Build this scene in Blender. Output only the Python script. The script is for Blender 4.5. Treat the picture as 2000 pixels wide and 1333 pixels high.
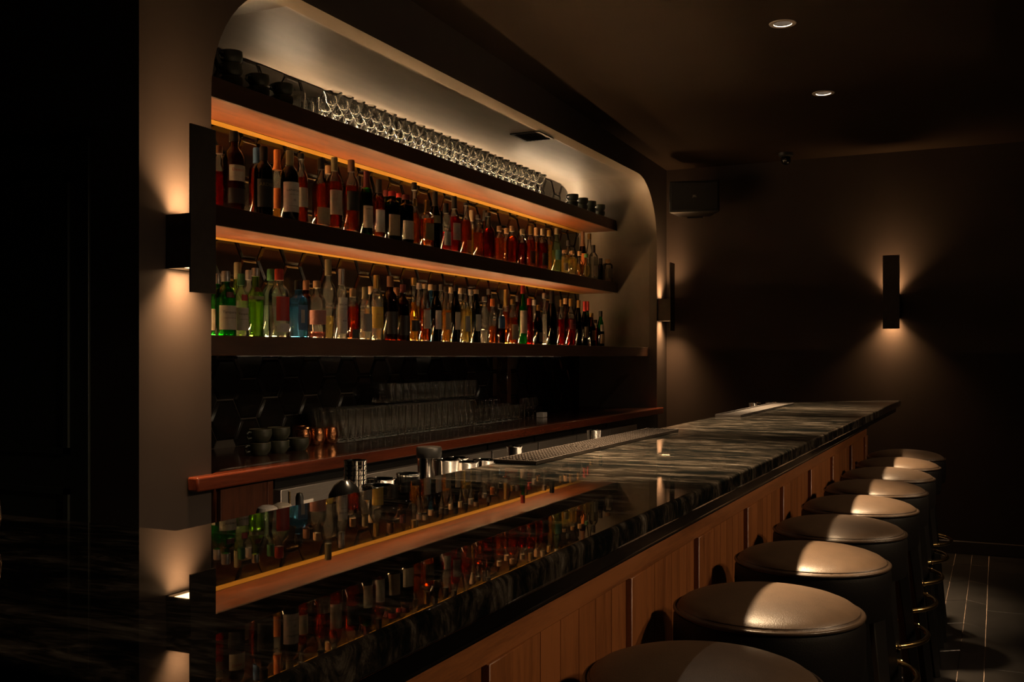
import bpy, bmesh, math, random
from mathutils import Vector, Matrix
random.seed(7)
PI = math.pi
scene = bpy.context.scene
for o in list(bpy.data.objects):
    bpy.data.objects.remove(o)

# ------------------------------------------------------------------ camera
CAMZ = 1.40
F = 2000.0                      # focal length in pixels of the 2000x1333 frame
YAW = math.atan(947.0 / F)      # bar direction (+X) lies this far right of the view axis
HOR = 698.0                     # horizon row
cam_d = bpy.data.cameras.new('camera')
cam = bpy.data.objects.new('camera', cam_d)
scene.collection.objects.link(cam)
cam.location = (0, 0, CAMZ)
cam.rotation_euler = (PI / 2, 0, -(PI / 2 - YAW))
cam_d.sensor_width = 36.0
cam_d.lens = 36.0 * F / 2000.0
cam_d.shift_y = (HOR - 666.5) / 2000.0
cam_d.clip_start = 0.02
scene.camera = cam
CO, SI = math.cos(YAW), math.sin(YAW)

# ------------------------------------------------------------------ world, exposure
world = bpy.data.worlds.new('world')
scene.world = world
world.use_nodes = True
bgn = world.node_tree.nodes['Background']
bgn.inputs[0].default_value = (0.9, 0.8, 0.75, 1)
bgn.inputs[1].default_value = 0.004
vs = scene.view_settings
vs.view_transform = 'Standard'
vs.look = 'None'
vs.exposure = 0.0
vs.gamma = 1.0
vs.use_curve_mapping = False
cy = scene.cycles
cy.max_bounces = 20
cy.diffuse_bounces = 4
cy.glossy_bounces = 8
cy.transmission_bounces = 18
cy.transparent_max_bounces = 40
cy.caustics_reflective = True
cy.caustics_refractive = True
cy.blur_glossy = 0.05
cy.sample_clamp_indirect = 8.0

# ---- light levels, all in one place
UP_STRIP = (1.0, 0.57, 0.24, 205.0)       # amber strip on the two bottle shelves
TOP_STRIP = (1.0, 0.70, 0.41, 108.0)      # warm white strip behind the stemware
SCONCE = (1.0, 0.56, 0.25, 4.2)          # colour, watts of each of the two lamps in a sconce
DOWN_BAR = ((1.0, 0.68, 0.38), 2400.0)     # recessed spots over the counter
DOWN_AISLE = ((1.0, 0.68, 0.40), 235.0)   # recessed spots over the aisle
WORK_STRIP = (1.0, 0.75, 0.48, 40.0)      # work light under the counter, bartender side

UNDER_STRIP = (1.0, 0.74, 0.46, 9.0)      # dim strip above the back counter

# ------------------------------------------------------------------ main dimensions
YW = 2.397          # face of the back wall
YB = 3.047          # tiled back of the alcove
XP = 2.368          # near end of back wall
X0, X1 = 2.712, 7.680   # alcove opening
XE = 7.960          # end wall
ZA = 2.740          # alcove ceiling
RA = 0.45           # alcove corner radius
SHY = 2.710         # shelf front
SH = {'low': (1.407, 1.476), 'mid': (1.907, 1.987), 'top': (2.397, 2.477)}
CT = 1.160          # bar counter top
CF, CB = 0.485, 1.032   # bar counter front / back (Y)
LX0, LX1 = 0.558, 1.087  # counter return (X)
BXF, BXB = 6.10, 5.50    # far end of the counter: front and back corner
YL = 3.60           # left wall
BBZ = 1.005         # back-bar top
BBF = 2.350         # back-bar top front
def zceil(x): return 2.90 + 0.0292 * (XE - x)

def xat(px, Y):
    """X on the vertical plane at depth Y that a picture column looks at"""
    k = (px - 1000.0) / F
    return Y * (CO + k * SI) / (SI - k * CO)
def sc_at(X, Y):
    return F / (X * CO + Y * SI)
def zat(px, py, Y):
    X = xat(px, Y)
    return CAMZ + (HOR - py) / sc_at(X, Y)

# ------------------------------------------------------------------ helpers
COL = scene.collection
def link(o, parent=None):
    COL.objects.link(o)
    if parent is not None:
        o.parent = parent
    return o
def tag(o, label=None, cat=None, group=None, kind=None):
    if label: o['label'] = label
    if cat: o['category'] = cat
    if group: o['group'] = group
    if kind: o['kind'] = kind
    return o
def empty(name, loc, label=None, cat=None, group=None, rz=0.0):
    o = bpy.data.objects.new(name, None)
    o.empty_display_size = 0.05
    o.location = loc
    o.rotation_euler = (0, 0, rz)
    link(o)
    return tag(o, label, cat, group)
def finish(name, bm, mat, parent=None, smooth=None, loc=None):
    me = bpy.data.meshes.new(name)
    bm.normal_update()
    bm.to_mesh(me)
    bm.free()
    if mat is not None:
        me.materials.append(mat)
    if smooth is not None:
        for p in me.polygons: p.use_smooth = True
        me.set_sharp_from_angle(angle=math.radians(smooth))
        for p in me.polygons:
            if max(abs(c) for c in p.normal) > 0.999995: p.use_smooth = False   # flat faces stay flat
    o = bpy.data.objects.new(name, me)
    if loc is not None: o.location = loc
    return link(o, parent)
def obj_from(name, me, parent=None, loc=(0, 0, 0), rot=(0, 0, 0)):
    o = bpy.data.objects.new(name, me)
    o.location = loc; o.rotation_euler = rot
    return link(o, parent)
def bm_box(bm, x0, x1, y0, y1, z0, z1, bev=0.0, seg=2):
    v = [bm.verts.new((x, y, z)) for x in (x0, x1) for y in (y0, y1) for z in (z0, z1)]
    fs = []
    for a in ((0,1,3,2),(4,6,7,5),(0,4,5,1),(2,3,7,6),(0,2,6,4),(1,5,7,3)):
        fs.append(bm.faces.new([v[i] for i in a]))
    if bev > 0:
        es = list({e for f in fs for e in f.edges})
        bmesh.ops.bevel(bm, geom=es, offset=bev, segments=seg, profile=0.5, affect='EDGES')
    return v
def box(name, mat, parent, x0, x1, y0, y1, z0, z1, bev=0.0, seg=2, smooth=None):
    bm = bmesh.new()
    bm_box(bm, x0, x1, y0, y1, z0, z1, bev, seg)
    return finish(name, bm, mat, parent, 40 if (bev > 0 and smooth is None) else smooth)
def bm_lathe(bm, prof, seg=24, n=2.0, cap0=True, cap1=True, off=(0, 0, 0), closed=False):
    """prof = [(r, z)...]; n = superellipse exponent of the cross-section"""
    rings = []
    for r, z in prof:
        if r < 1e-6:
            rings.append([bm.verts.new((off[0], off[1], z + off[2]))])
        else:
            ring = []
            for i in range(seg):
                a = 2 * PI * i / seg
                c, s = math.cos(a), math.sin(a)
                k = 1.0 if n == 2.0 else (abs(c) ** n + abs(s) ** n) ** (-1.0 / n)
                ring.append(bm.verts.new((off[0] + r * k * c, off[1] + r * k * s, z + off[2])))
            rings.append(ring)
    pairs = list(zip(rings, rings[1:]))
    if closed: pairs.append((rings[-1], rings[0]))
    for A, B in pairs:
        if len(A) == 1 and len(B) == 1: continue
        for i in range(seg):
            j = (i + 1) % seg
            if len(A) == 1: bm.faces.new((A[0], B[j], B[i]))
            elif len(B) == 1: bm.faces.new((A[i], A[j], B[0]))
            else: bm.faces.new((A[i], A[j], B[j], B[i]))
    if not closed:
        if cap0 and len(rings[0]) > 1: bm.faces.new(list(reversed(rings[0])))
        if cap1 and len(rings[-1]) > 1: bm.faces.new(rings[-1])
    return rings
def lathe(name, mat, parent, prof, seg=24, n=2.0, smooth=35, loc=None, **kw):
    bm = bmesh.new()
    bm_lathe(bm, prof, seg, n, **kw)
    return finish(name, bm, mat, parent, smooth, loc)
def bm_tube(bm, pts, r, seg=8, closed=False):
    pts = [Vector(p) for p in pts]
    N = len(pts); rings = []
    for i, p in enumerate(pts):
        a = pts[(i - 1) % N] if (closed or i > 0) else p
        b = pts[(i + 1) % N] if (closed or i < N - 1) else p
        d = (b - a).normalized()
        up = Vector((0, 0, 1)) if abs(d.z) < 0.9 else Vector((1, 0, 0))
        u = d.cross(up).normalized(); w = u.cross(d).normalized()
        rr = r[i] if isinstance(r, (list, tuple)) else r
        rings.append([bm.verts.new(p + (u * math.cos(2*PI*k/seg) + w * math.sin(2*PI*k/seg)) * rr) for k in range(seg)])
    for i in range(N if closed else N - 1):
        A, B = rings[i], rings[(i + 1) % N]
        for k in range(seg):
            l = (k + 1) % seg
            bm.faces.new((A[k], B[k], B[l], A[l]))
    if not closed:
        bm.faces.new(rings[0]); bm.faces.new(list(reversed(rings[-1])))
    bmesh.ops.recalc_face_normals(bm, faces=bm.faces)
def tube(name, mat, parent, pts, r, seg=8, closed=False, loc=None):
    bm = bmesh.new(); bm_tube(bm, pts, r, seg, closed)
    return finish(name, bm, mat, parent, 50, loc)
def copy_tree(o, parent=None):
    c = o.copy(); COL.objects.link(c)
    if parent is not None: c.parent = parent
    for ch in list(o.children): copy_tree(ch, c)
    return c

# ------------------------------------------------------------------ materials
MATS = {}
def new_mat(name):
    m = bpy.data.materials.new(name); m.use_nodes = True
    MATS[name] = m
    nt = m.node_tree
    return m, nt, nt.nodes['Principled BSDF'], nt.nodes['Material Output']
def setp(b, color=None, rough=None, metal=None, spec=None, coat=None, coat_r=None):
    if color is not None: b.inputs['Base Color'].default_value = (*color, 1)
    if rough is not None: b.inputs['Roughness'].default_value = rough
    if metal is not None: b.inputs['Metallic'].default_value = metal
    if spec is not None: b.inputs['Specular IOR Level'].default_value = spec
    if coat is not None: b.inputs['Coat Weight'].default_value = coat
    if coat_r is not None: b.inputs['Coat Roughness'].default_value = coat_r
def N(nt, t, **kw):
    n = nt.nodes.new(t)
    for k, v in kw.items():
        if k in n.inputs: n.inputs[k].default_value = v
        else: setattr(n, k, v)
    return n
def noise_on(nt, b, color, amt=0.25, scale=8.0, rough=None, bump=0.0, bscale=60.0, stretch=(1, 1, 1)):
    """procedural colour mottling, roughness variation and fine relief"""
    tc = N(nt, 'ShaderNodeTexCoord'); mp = N(nt, 'ShaderNodeMapping')
    mp.inputs['Scale'].default_value = stretch
    nt.links.new(tc.outputs['Object'], mp.inputs['Vector'])
    no = N(nt, 'ShaderNodeTexNoise', Scale=scale, Detail=5.0, Roughness=0.6)
    nt.links.new(mp.outputs[0], no.inputs['Vector'])
    cr = N(nt, 'ShaderNodeValToRGB')
    cr.color_ramp.elements[0].position = 0.3; cr.color_ramp.elements[1].position = 0.72
    cr.color_ramp.elements[0].color = (*[c * (1 - amt) for c in color], 1)
    cr.color_ramp.elements[1].color = (*[min(1, c * (1 + amt)) for c in color], 1)
    nt.links.new(no.outputs['Fac'], cr.inputs[0])
    nt.links.new(cr.outputs[0], b.inputs['Base Color'])
    if bump:
        n2 = N(nt, 'ShaderNodeTexNoise', Scale=bscale, Detail=3.0)
        nt.links.new(mp.outputs[0], n2.inputs['Vector'])
        bp = N(nt, 'ShaderNodeBump', Strength=bump, Distance=0.002)
        nt.links.new(n2.outputs['Fac'], bp.inputs['Height'])
        nt.links.new(bp.outputs[0], b.inputs['Normal'])
def simple(name, color, rough=0.5, metal=0.0, amt=0.15, scale=12.0, bump=0.0, bscale=80.0, spec=None, coat=None, stretch=(1,1,1)):
    m, nt, b, out = new_mat(name)
    setp(b, color, rough, metal, spec, coat, 0.05 if coat else None)
    noise_on(nt, b, color, amt, scale, bump=bump, bscale=bscale, stretch=stretch)
    return m
def wood(name, dark, light, rough=0.4, axis='z', scale=1.0, coat=None, ring=0.35):
    m, nt, b, out = new_mat(name)
    setp(b, light, rough, coat=coat, coat_r=0.1)
    tc = N(nt, 'ShaderNodeTexCoord'); mp = N(nt, 'ShaderNodeMapping')
    st = {'x': (1.2, 14, 14), 'y': (14, 1.2, 14), 'z': (14, 14, 1.2)}[axis]
    mp.inputs['Scale'].default_value = [s * scale for s in st]
    nt.links.new(tc.outputs['Object'], mp.inputs['Vector'])
    oi = N(nt, 'ShaderNodeObjectInfo')
    ad = N(nt, 'ShaderNodeVectorMath', operation='MULTIPLY_ADD')
    ad.inputs[1].default_value = (1, 1, 1)
    sc = N(nt, 'ShaderNodeVectorMath', operation='SCALE'); sc.inputs['Scale'].default_value = 37.0
    cb = N(nt, 'ShaderNodeCombineXYZ')
    for i in range(3): nt.links.new(oi.outputs['Random'], cb.inputs[i])
    nt.links.new(cb.outputs[0], sc.inputs[0])
    nt.links.new(mp.outputs[0], ad.inputs[0]); nt.links.new(sc.outputs[0], ad.inputs[2])
    n1 = N(nt, 'ShaderNodeTexNoise', Scale=1.0, Detail=6.0, Roughness=0.65, Distortion=0.6)
    nt.links.new(ad.outputs[0], n1.inputs['Vector'])
    n2 = N(nt, 'ShaderNodeTexNoise', Scale=9.0, Detail=3.0, Roughness=0.7)
    nt.links.new(ad.outputs[0], n2.inputs['Vector'])
    mx = N(nt, 'ShaderNodeMath', operation='MULTIPLY_ADD')
    mx.inputs[1].default_value = ring
    nt.links.new(n2.outputs['Fac'], mx.inputs[0]); nt.links.new(n1.outputs['Fac'], mx.inputs[2])
    cr = N(nt, 'ShaderNodeValToRGB')
    cr.color_ramp.elements[0].position = 0.45; cr.color_ramp.elements[1].position = 0.85
    cr.color_ramp.elements[0].color = (*dark, 1); cr.color_ramp.elements[1].color = (*light, 1)
    tone = N(nt, 'ShaderNodeMath', operation='MULTIPLY_ADD'); tone.inputs[1].default_value = 0.16
    nt.links.new(oi.outputs['Random'], tone.inputs[0]); nt.links.new(mx.outputs[0], tone.inputs[2])
    tone2 = N(nt, 'ShaderNodeMath', operation='SUBTRACT'); tone2.inputs[1].default_value = 0.08
    nt.links.new(tone.outputs[0], tone2.inputs[0])
    nt.links.new(tone2.outputs[0], cr.inputs[0]); nt.links.new(cr.outputs[0], b.inputs['Base Color'])
    bp = N(nt, 'ShaderNodeBump', Strength=0.12, Distance=0.001)
    nt.links.new(n2.outputs['Fac'], bp.inputs['Height']); nt.links.new(bp.outputs[0], b.inputs['Normal'])
    return m
def emit(name, c):
    m, nt, b, out = new_mat(name)
    nt.nodes.remove(b)
    e = N(nt, 'ShaderNodeEmission')
    e.inputs[0].default_value = (*c[:3], 1); e.inputs[1].default_value = c[3]
    nt.links.new(e.outputs[0], out.inputs[0])
    return m
def glass(name, color=(1, 1, 1), ior=1.5, rough=0.0, cloud=0.0):
    """clear refracting body; cloud = share of light it scatters through instead"""
    m, nt, b, out = new_mat(name)
    nt.nodes.remove(b)
    g = N(nt, 'ShaderNodeBsdfGlass')
    g.inputs['Color'].default_value = (*color, 1); g.inputs['IOR'].default_value = ior
    g.inputs['Roughness'].default_value = rough
    if cloud:
        t = N(nt, 'ShaderNodeBsdfTranslucent'); t.inputs[0].default_value = (*[c ** 1.3 for c in color], 1)
        mx = N(nt, 'ShaderNodeMixShader'); mx.inputs[0].default_value = cloud
        nt.links.new(g.outputs[0], mx.inputs[1]); nt.links.new(t.outputs[0], mx.inputs[2]); nt.links.new(mx.outputs[0], out.inputs[0])
    else:
        nt.links.new(g.outputs[0], out.inputs[0])
    return m
def thin_glass(name, color=(1, 1, 1), rough=0.02):
    """a glass wall too thin to bend the view: tinted see-through plus a Fresnel reflection"""
    m, nt, b, out = new_mat(name)
    nt.nodes.remove(b)
    t = N(nt, 'ShaderNodeBsdfTransparent'); t.inputs[0].default_value = (*color, 1)
    g = N(nt, 'ShaderNodeBsdfGlossy'); g.inputs['Roughness'].default_value = rough
    fr = N(nt, 'ShaderNodeFresnel'); fr.inputs['IOR'].default_value = 1.5
    mx = N(nt, 'ShaderNodeMixShader')
    tl = N(nt, 'ShaderNodeBsdfTranslucent'); tl.inputs[0].default_value = (*color, 1)
    m0 = N(nt, 'ShaderNodeMixShader'); m0.inputs[0].default_value = 0.022
    nt.links.new(t.outputs[0], m0.inputs[1]); nt.links.new(tl.outputs[0], m0.inputs[2])
    nt.links.new(fr.outputs[0], mx.inputs[0]); nt.links.new(m0.outputs[0], mx.inputs[1]); nt.links.new(g.outputs[0], mx.inputs[2])
    nt.links.new(mx.outputs[0], out.inputs[0])
    return m

M = MATS
simple('paint', (0.052, 0.041, 0.036), 0.5, amt=0.10, scale=3.0, bump=0.05, bscale=160, spec=0.15)
simple('paint_end', (0.040, 0.030, 0.025), 0.6, amt=0.10, scale=3.0, bump=0.05, bscale=160, spec=0.08)
simple('paint_dark', (0.020, 0.026, 0.022), 0.5, amt=0.15, scale=4.0)
simple('ceiling_paint', (0.016, 0.0105, 0.0070), 0.8, amt=0.12, scale=1.4, spec=0.03)
simple('plaster', (0.155, 0.128, 0.100), 0.50, amt=0.22, scale=2.2, bump=0.04, bscale=30, stretch=(0.5, 2.0, 1.0), spec=0.25)
simple('tile_glaze', (0.007, 0.006, 0.005), 0.12, amt=0.3, scale=5.0, bump=0.03, bscale=9, spec=0.4)
simple('grout', (0.035, 0.028, 0.022), 0.7)
simple('black_lacquer', (0.003, 0.0028, 0.0027), 0.22, amt=0.2, scale=20, spec=0.25)
simple('black_core', (0.010, 0.009, 0.009), 0.6)
simple('sconce_metal', (0.055, 0.045, 0.036), 0.40, metal=0.6, amt=0.15, scale=30)
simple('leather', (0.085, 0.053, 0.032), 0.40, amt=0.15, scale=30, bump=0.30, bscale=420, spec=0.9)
simple('leather_side_shaded', (0.0035, 0.0028, 0.0024), 0.55, amt=0.18, scale=30, bump=0.2, bscale=420, spec=0.2)  # seat leather made near-black: the shadow on the side is in the colour
simple('piping', (0.045, 0.030, 0.020), 0.30, amt=0.2, scale=60)
simple('stool_leg', (0.004, 0.0035, 0.003), 0.35)
simple('brass', (0.62, 0.42, 0.17), 0.20, metal=1.0, amt=0.12, scale=40)
simple('steel', (0.52, 0.49, 0.46), 0.24, metal=1.0, amt=0.08, scale=30, stretch=(1, 1, 12))
simple('door_steel', (0.66, 0.60, 0.54), 0.42, metal=0.85, amt=0.08, scale=30, stretch=(1, 1, 12))
simple('chrome', (0.70, 0.68, 0.66), 0.07, metal=1.0, amt=0.05, scale=30)
simple('black_plastic', (0.010, 0.010, 0.010), 0.35)
simple('white_plastic', (0.62, 0.58, 0.54), 0.4)
simple('rubber', (0.024, 0.019, 0.016), 0.34, amt=0.2, scale=40)
simple('mat_rubber', (0.018, 0.014, 0.012), 0.5, amt=0.15, scale=40)
simple('mug_glaze', (0.030, 0.033, 0.022), 0.38, amt=0.25, scale=25)
simple('mug_rim', (0.10, 0.085, 0.05), 0.5)
simple('floor_tile', (0.013, 0.0115, 0.0105), 0.38, amt=0.45, scale=3.5, bump=0.12, bscale=40)
simple('floor_grout', (0.42, 0.31, 0.24), 0.8, amt=0.2)
simple('alley_floor', (0.012, 0.011, 0.010), 0.6)
simple('speaker_shell', (0.012, 0.010, 0.009), 0.45, amt=0.2, scale=60)
simple('speaker_grille', (0.007, 0.0065, 0.006), 0.55, amt=0.4, scale=400, bump=0.4, bscale=500)
simple('vent_metal', (0.02, 0.02, 0.02), 0.5)
simple('downlight_trim', (0.30, 0.27, 0.25), 0.35)
simple('downlight_cone', (0.0045, 0.0042, 0.004), 0.5, spec=0.0)
simple('baseboard_paint', (0.045, 0.036, 0.031), 0.2)
wood('oak_panel', (0.070, 0.022, 0.007), (0.23, 0.082, 0.025), 0.38, 'z', 2.2, ring=0.55)
wood('oak_rail', (0.075, 0.024, 0.008), (0.22, 0.080, 0.025), 0.36, 'x', 2.2, ring=0.55)
wood('shelf_wood', (0.045, 0.009, 0.002), (0.19, 0.052, 0.013), 0.34, 'x', 1.1, ring=0.45)
wood('batten_lit', (0.24, 0.12, 0.015), (0.40, 0.21, 0.03), 0.3, 'x', 1.0)  # wood colour holds the golden light that falls on the rear strip
wood('shelf_face', (0.020, 0.009, 0.005), (0.050, 0.022, 0.012), 0.4, 'x', 1.0)
wood('backbar_wood', (0.085, 0.018, 0.008), (0.20, 0.045, 0.018), 0.25, 'x', 1.3, coat=0.5)
wood('backbar_top', (0.030, 0.012, 0.007), (0.060, 0.024, 0.014), 0.16, 'x', 1.3, coat=0.5)
wood('cabinet_wood', (0.018, 0.006, 0.003), (0.085, 0.026, 0.011), 0.35, 'z', 3.0, ring=0.6)
emit('led_amber', UP_STRIP); emit('led_white', TOP_STRIP); emit('lamp_glow', (*SCONCE[:3], 12.0)); emit('led_work', WORK_STRIP); emit('led_under', UNDER_STRIP)
emit('downlight_lamp', (1.0, 0.78, 0.55, 1200.0))
glass('clear_glass', (0.985, 0.985, 0.975), 1.47)
for nm, c in dict(clear=(0.97, 0.97, 0.95), green=(0.15, 0.75, 0.2), pale=(0.75, 0.92, 0.45), seagreen=(0.82, 0.95, 0.88), blue=(0.45, 0.7, 0.95)).items():
    glass('f_' + nm, c, 1.5, cloud=0.06)
simple('copper', (0.55, 0.24, 0.11), 0.22, metal=1.0, amt=0.2, scale=30, bump=1.0, bscale=70)
thin_glass('g_clear', (0.96, 0.97, 0.95)); thin_glass('g_green', (0.07, 0.55, 0.11)); thin_glass('g_dkgreen', (0.05, 0.20, 0.05))
thin_glass('g_pale', (0.62, 0.85, 0.30)); thin_glass('g_blue', (0.25, 0.55, 0.85)); thin_glass('g_brown', (0.32, 0.12, 0.03))
thin_glass('g_black', (0.05, 0.035, 0.02)); thin_glass('g_red', (0.75, 0.12, 0.08)); thin_glass('g_seagreen', (0.70, 0.92, 0.80))
for nm, c in dict(clear=(0.97, 0.98, 0.96), straw=(0.98, 0.90, 0.55), gold=(0.95, 0.66, 0.20), amber=(0.90, 0.36, 0.06), whiskey=(0.80, 0.22, 0.04),
                  red=(0.80, 0.05, 0.03), dark=(0.28, 0.05, 0.02), ruby=(0.62, 0.06, 0.03), pink=(0.95, 0.60, 0.55), black=(0.06, 0.025, 0.015), lime=(0.80, 0.95, 0.40)).items():
    glass('l_' + nm, c, 1.36, cloud=0.055 if nm in ('clear', 'straw', 'gold', 'lime', 'pink') else 0.035 if nm == 'amber' else 0.018)
PAPER = dict(cream=(0.55, 0.48, 0.38), white=(0.62, 0.58, 0.53), beige=(0.42, 0.32, 0.20), grey=(0.36, 0.34, 0.32), black=(0.012, 0.011, 0.010),
             red=(0.45, 0.03, 0.025), pink=(0.62, 0.26, 0.20), yellow=(0.62, 0.40, 0.06), orange=(0.65, 0.20, 0.04), teal=(0.12, 0.32, 0.28),
             blue=(0.06, 0.16, 0.32), brown=(0.16, 0.07, 0.03), green=(0.04, 0.16, 0.05), maroon=(0.12, 0.015, 0.015), gold=(0.50, 0.33, 0.10),
             olive=(0.22, 0.19, 0.10), silver=(0.50, 0.48, 0.46), cork=(0.42, 0.25, 0.12), dark=(0.03, 0.022, 0.018))
for k, c in PAPER.items(): simple('p_' + k, tuple(0.72 * v for v in c), 0.55 if k not in ('gold', 'silver') else 0.3, metal=0.7 if k in ('gold', 'silver') else 0.0, amt=0.10, scale=60)

# polished dark stone, veins drawn out across the counter
m, nt, b, out = new_mat('stone')
setp(b, rough=0.012, spec=0.6)
tc = N(nt, 'ShaderNodeTexCoord'); mp = N(nt, 'ShaderNodeMapping')
mp.inputs['Scale'].default_value = (5.5, 1.6, 3.0); mp.inputs['Rotation'].default_value = (0, 0, 0.30)
nt.links.new(tc.outputs['Object'], mp.inputs['Vector'])
n1 = N(nt, 'ShaderNodeTexNoise', Scale=1.5, Detail=9.0, Roughness=0.70, Distortion=1.6)
n2 = N(nt, 'ShaderNodeTexNoise', Scale=5.5, Detail=12.0, Roughness=0.76, Distortion=1.6)
nt.links.new(mp.outputs[0], n1.inputs['Vector']); nt.links.new(mp.outputs[0], n2.inputs['Vector'])
c1 = N(nt, 'ShaderNodeValToRGB')
e = c1.color_ramp.elements
e[0].position = 0.43; e[0].color = (0.004, 0.005, 0.005, 1)
e[1].position = 0.74; e[1].color = (0.125, 0.112, 0.094, 1)
x = e.new(0.51); x.color = (0.014, 0.012, 0.0095, 1)
x = e.new(0.60); x.color = (0.045, 0.038, 0.030, 1)
mxn = N(nt, 'ShaderNodeMath', operation='MULTIPLY_ADD'); mxn.inputs[1].default_value = 0.8
sub = N(nt, 'ShaderNodeMath', operation='SUBTRACT'); sub.inputs[1].default_value = 0.5
nt.links.new(n2.outputs['Fac'], sub.inputs[0])
nt.links.new(sub.outputs[0], mxn.inputs[0]); nt.links.new(n1.outputs['Fac'], mxn.inputs[2])
nt.links.new(mxn.outputs[0], c1.inputs[0]); nt.links.new(c1.outputs[0], b.inputs['Base Color'])

# ================================================================== THE SETTING
S = 'structure'
# ---- floor: chevron strips beside the bar, big tiles in the aisle
fl = box('floor', M['floor_grout'], None, -2.0, XE + 0.3, -3.0, 4.4, -0.06, -0.004); tag(fl, kind=S)
def poly_tile(name, pts, mat, parent, top=0.0, h=0.003):
    bm = bmesh.new()
    g = 0.0028
    cx = sum(p[0] for p in pts) / len(pts); cyy = sum(p[1] for p in pts) / len(pts)
    def sh(p, q):
        d = Vector((p[0] - cx, p[1] - cyy)); L = d.length
        return (p[0] - d.x / L * q, p[1] - d.y / L * q)
    lo = [bm.verts.new((*sh(p, g * 1.5), top - h)) for p in pts]
    hi = [bm.verts.new((*sh(p, g * 2.4), top)) for p in pts]
    bm.faces.new(hi); bm.faces.new(list(reversed(lo)))
    for i in range(len(pts)):
        j = (i + 1) % len(pts)
        bm.faces.new((lo[i], lo[j], hi[j], hi[i]))
    bmesh.ops.recalc_face_normals(bm, faces=bm.faces)
    return finish(name, bm, mat, parent)
W_STRIP = 0.1065; LEN_STRIP = 0.56
for s in range(7):
    y0 = 0.052 + s * W_STRIP; y1 = y0 + W_STRIP
    sl = 0.075 if s % 2 == 0 else -0.075
    base = 0.78 if s % 2 == 0 else 0.855
    for i in range(14):
        xa = base + (i - 1) * LEN_STRIP; xb = xa + LEN_STRIP
        pts = [(xa, y0), (xb, y0), (xb + sl, y1), (xa + sl, y1)]
        pts = [(min(p[0], XE - 0.012), p[1]) for p in pts]
        if pts[1][0] - pts[0][0] < 0.05: continue
        poly_tile('floor_tile', pts, M['floor_tile'], fl)
for r in range(4):
    y1 = 0.052 - r * 0.60; y0 = y1 - 0.60
    off = 0.43 + (0.58 if r % 2 else 0.0)
    for i in range(9):
        xa = off + (i - 1) * 1.16; xb = min(xa + 1.16, XE - 0.012)
        if xb - xa < 0.01: continue
        poly_tile('floor_tile', [(xa, y0), (xb, y0), (xb, y1), (xa, y1)], M['floor_tile'], fl)
box('alley_floor', M['alley_floor'], fl, LX1 - 0.2, XE, 0.80, 3.0, -0.004, 0.0)

# ---- ceiling with cut-outs for the recessed lights
LIGHTS_BAR = [(6.21, 0.92), (4.95, 0.92), (3.69, 0.92), (2.43, 0.92)]
LIGHTS_AISLE = [(5.05, -2.70), (3.75, -2.70), (2.45, -2.70), (1.15, -2.70)]
HOLE = 0.043
def ceiling_mesh():
    bm = bmesh.new()
    xs = sorted({-2.0, XE} | {round(x + d, 4) for x, _ in LIGHTS_BAR + LIGHTS_AISLE for d in (-HOLE, HOLE)})
    ys = sorted({-3.0, 4.4, 0.92 - HOLE, 0.92 + HOLE, -2.70 - HOLE, -2.70 + HOLE})
    V = {(i, j): bm.verts.new((x, y, zceil(x))) for i, x in enumerate(xs) for j, y in enumerate(ys)}
    for i in range(len(xs) - 1):
        for j in range(len(ys) - 1):
            mx, my = (xs[i] + xs[i+1]) / 2, (ys[j] + ys[j+1]) / 2
            if any(abs(mx - lx) < HOLE * 0.9 and abs(my - ly) < HOLE * 0.9 for lx, ly in LIGHTS_BAR + LIGHTS_AISLE): continue
            bm.faces.new((V[i, j], V[i, j+1], V[i+1, j+1], V[i+1, j]))
    # slab above
    a = [bm.verts.new((x, y, zceil(x) + 0.2)) for x, y in ((-2.0, -3.0), (XE, -3.0), (XE, 4.4), (-2.0, 4.4))]
    bm.faces.new(a)
    return bm
tag(finish('ceiling', ceiling_mesh(), M['ceiling_paint']), kind=S)

# ---- end wall, other walls
tag(box('wall_end', M['paint_end'], None, XE, XE + 0.15, -3.0, 4.4, 0, 2.95), kind=S)
tag(box('wall_right', M['paint_dark'], None, -2.0, XE, -3.15, -3.0, 0, 3.25), kind=S)
tag(box('wall_rear', M['paint_dark'], None, -2.15, -2.0, -3.0, 4.4, 0, 3.25), kind=S)
tag(box('wall_left', M['paint_dark'], None, -2.0, XP, YL, YL + 0.15, 0, 3.25), kind=S)
tag(box('baseboard_end', M['baseboard_paint'], None, XE - 0.014, XE, -3.0, YW - 0.002, 0, 0.092, 0.007, 3), kind=S)

# ---- back wall with the round-cornered opening
def arch(off=0.0, n=14):
    """opening outline from left foot over the top to right foot; off enlarges it"""
    xa, xb, zt, r = X0 - off, X1 + off, ZA + off, RA + off
    pts = [(xa, 0.0)]
    for i in range(n + 1):
        a = PI - (PI / 2) * i / n
        pts.append((xa + r + r * math.cos(a), zt - r + r * math.sin(a)))
    for i in range(n + 1):
        a = PI / 2 - (PI / 2) * i / n
        pts.append((xb - r + r * math.cos(a), zt - r + r * math.sin(a)))
    pts.append((xb, 0.0))
    return pts
CH = 0.022
bm = bmesh.new()
P = arch(CH)
def v3(p, y): return bm.verts.new((p[0], y, p[1]))
q = [v3(p, YW) for p in ((XP, 0), (P[0][0], 0), (P[0][0], zceil(P[0][0])), (XP, zceil(XP)))]
bm.faces.new(q)
for a, c in zip(P[1:-1], P[2:-1]):
    if c[0] - a[0] < 1e-5: continue
    bm.faces.new([v3(a, YW), v3(c, YW), v3((c[0], zceil(c[0])), YW), v3((a[0], zceil(a[0])), YW)])
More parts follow.
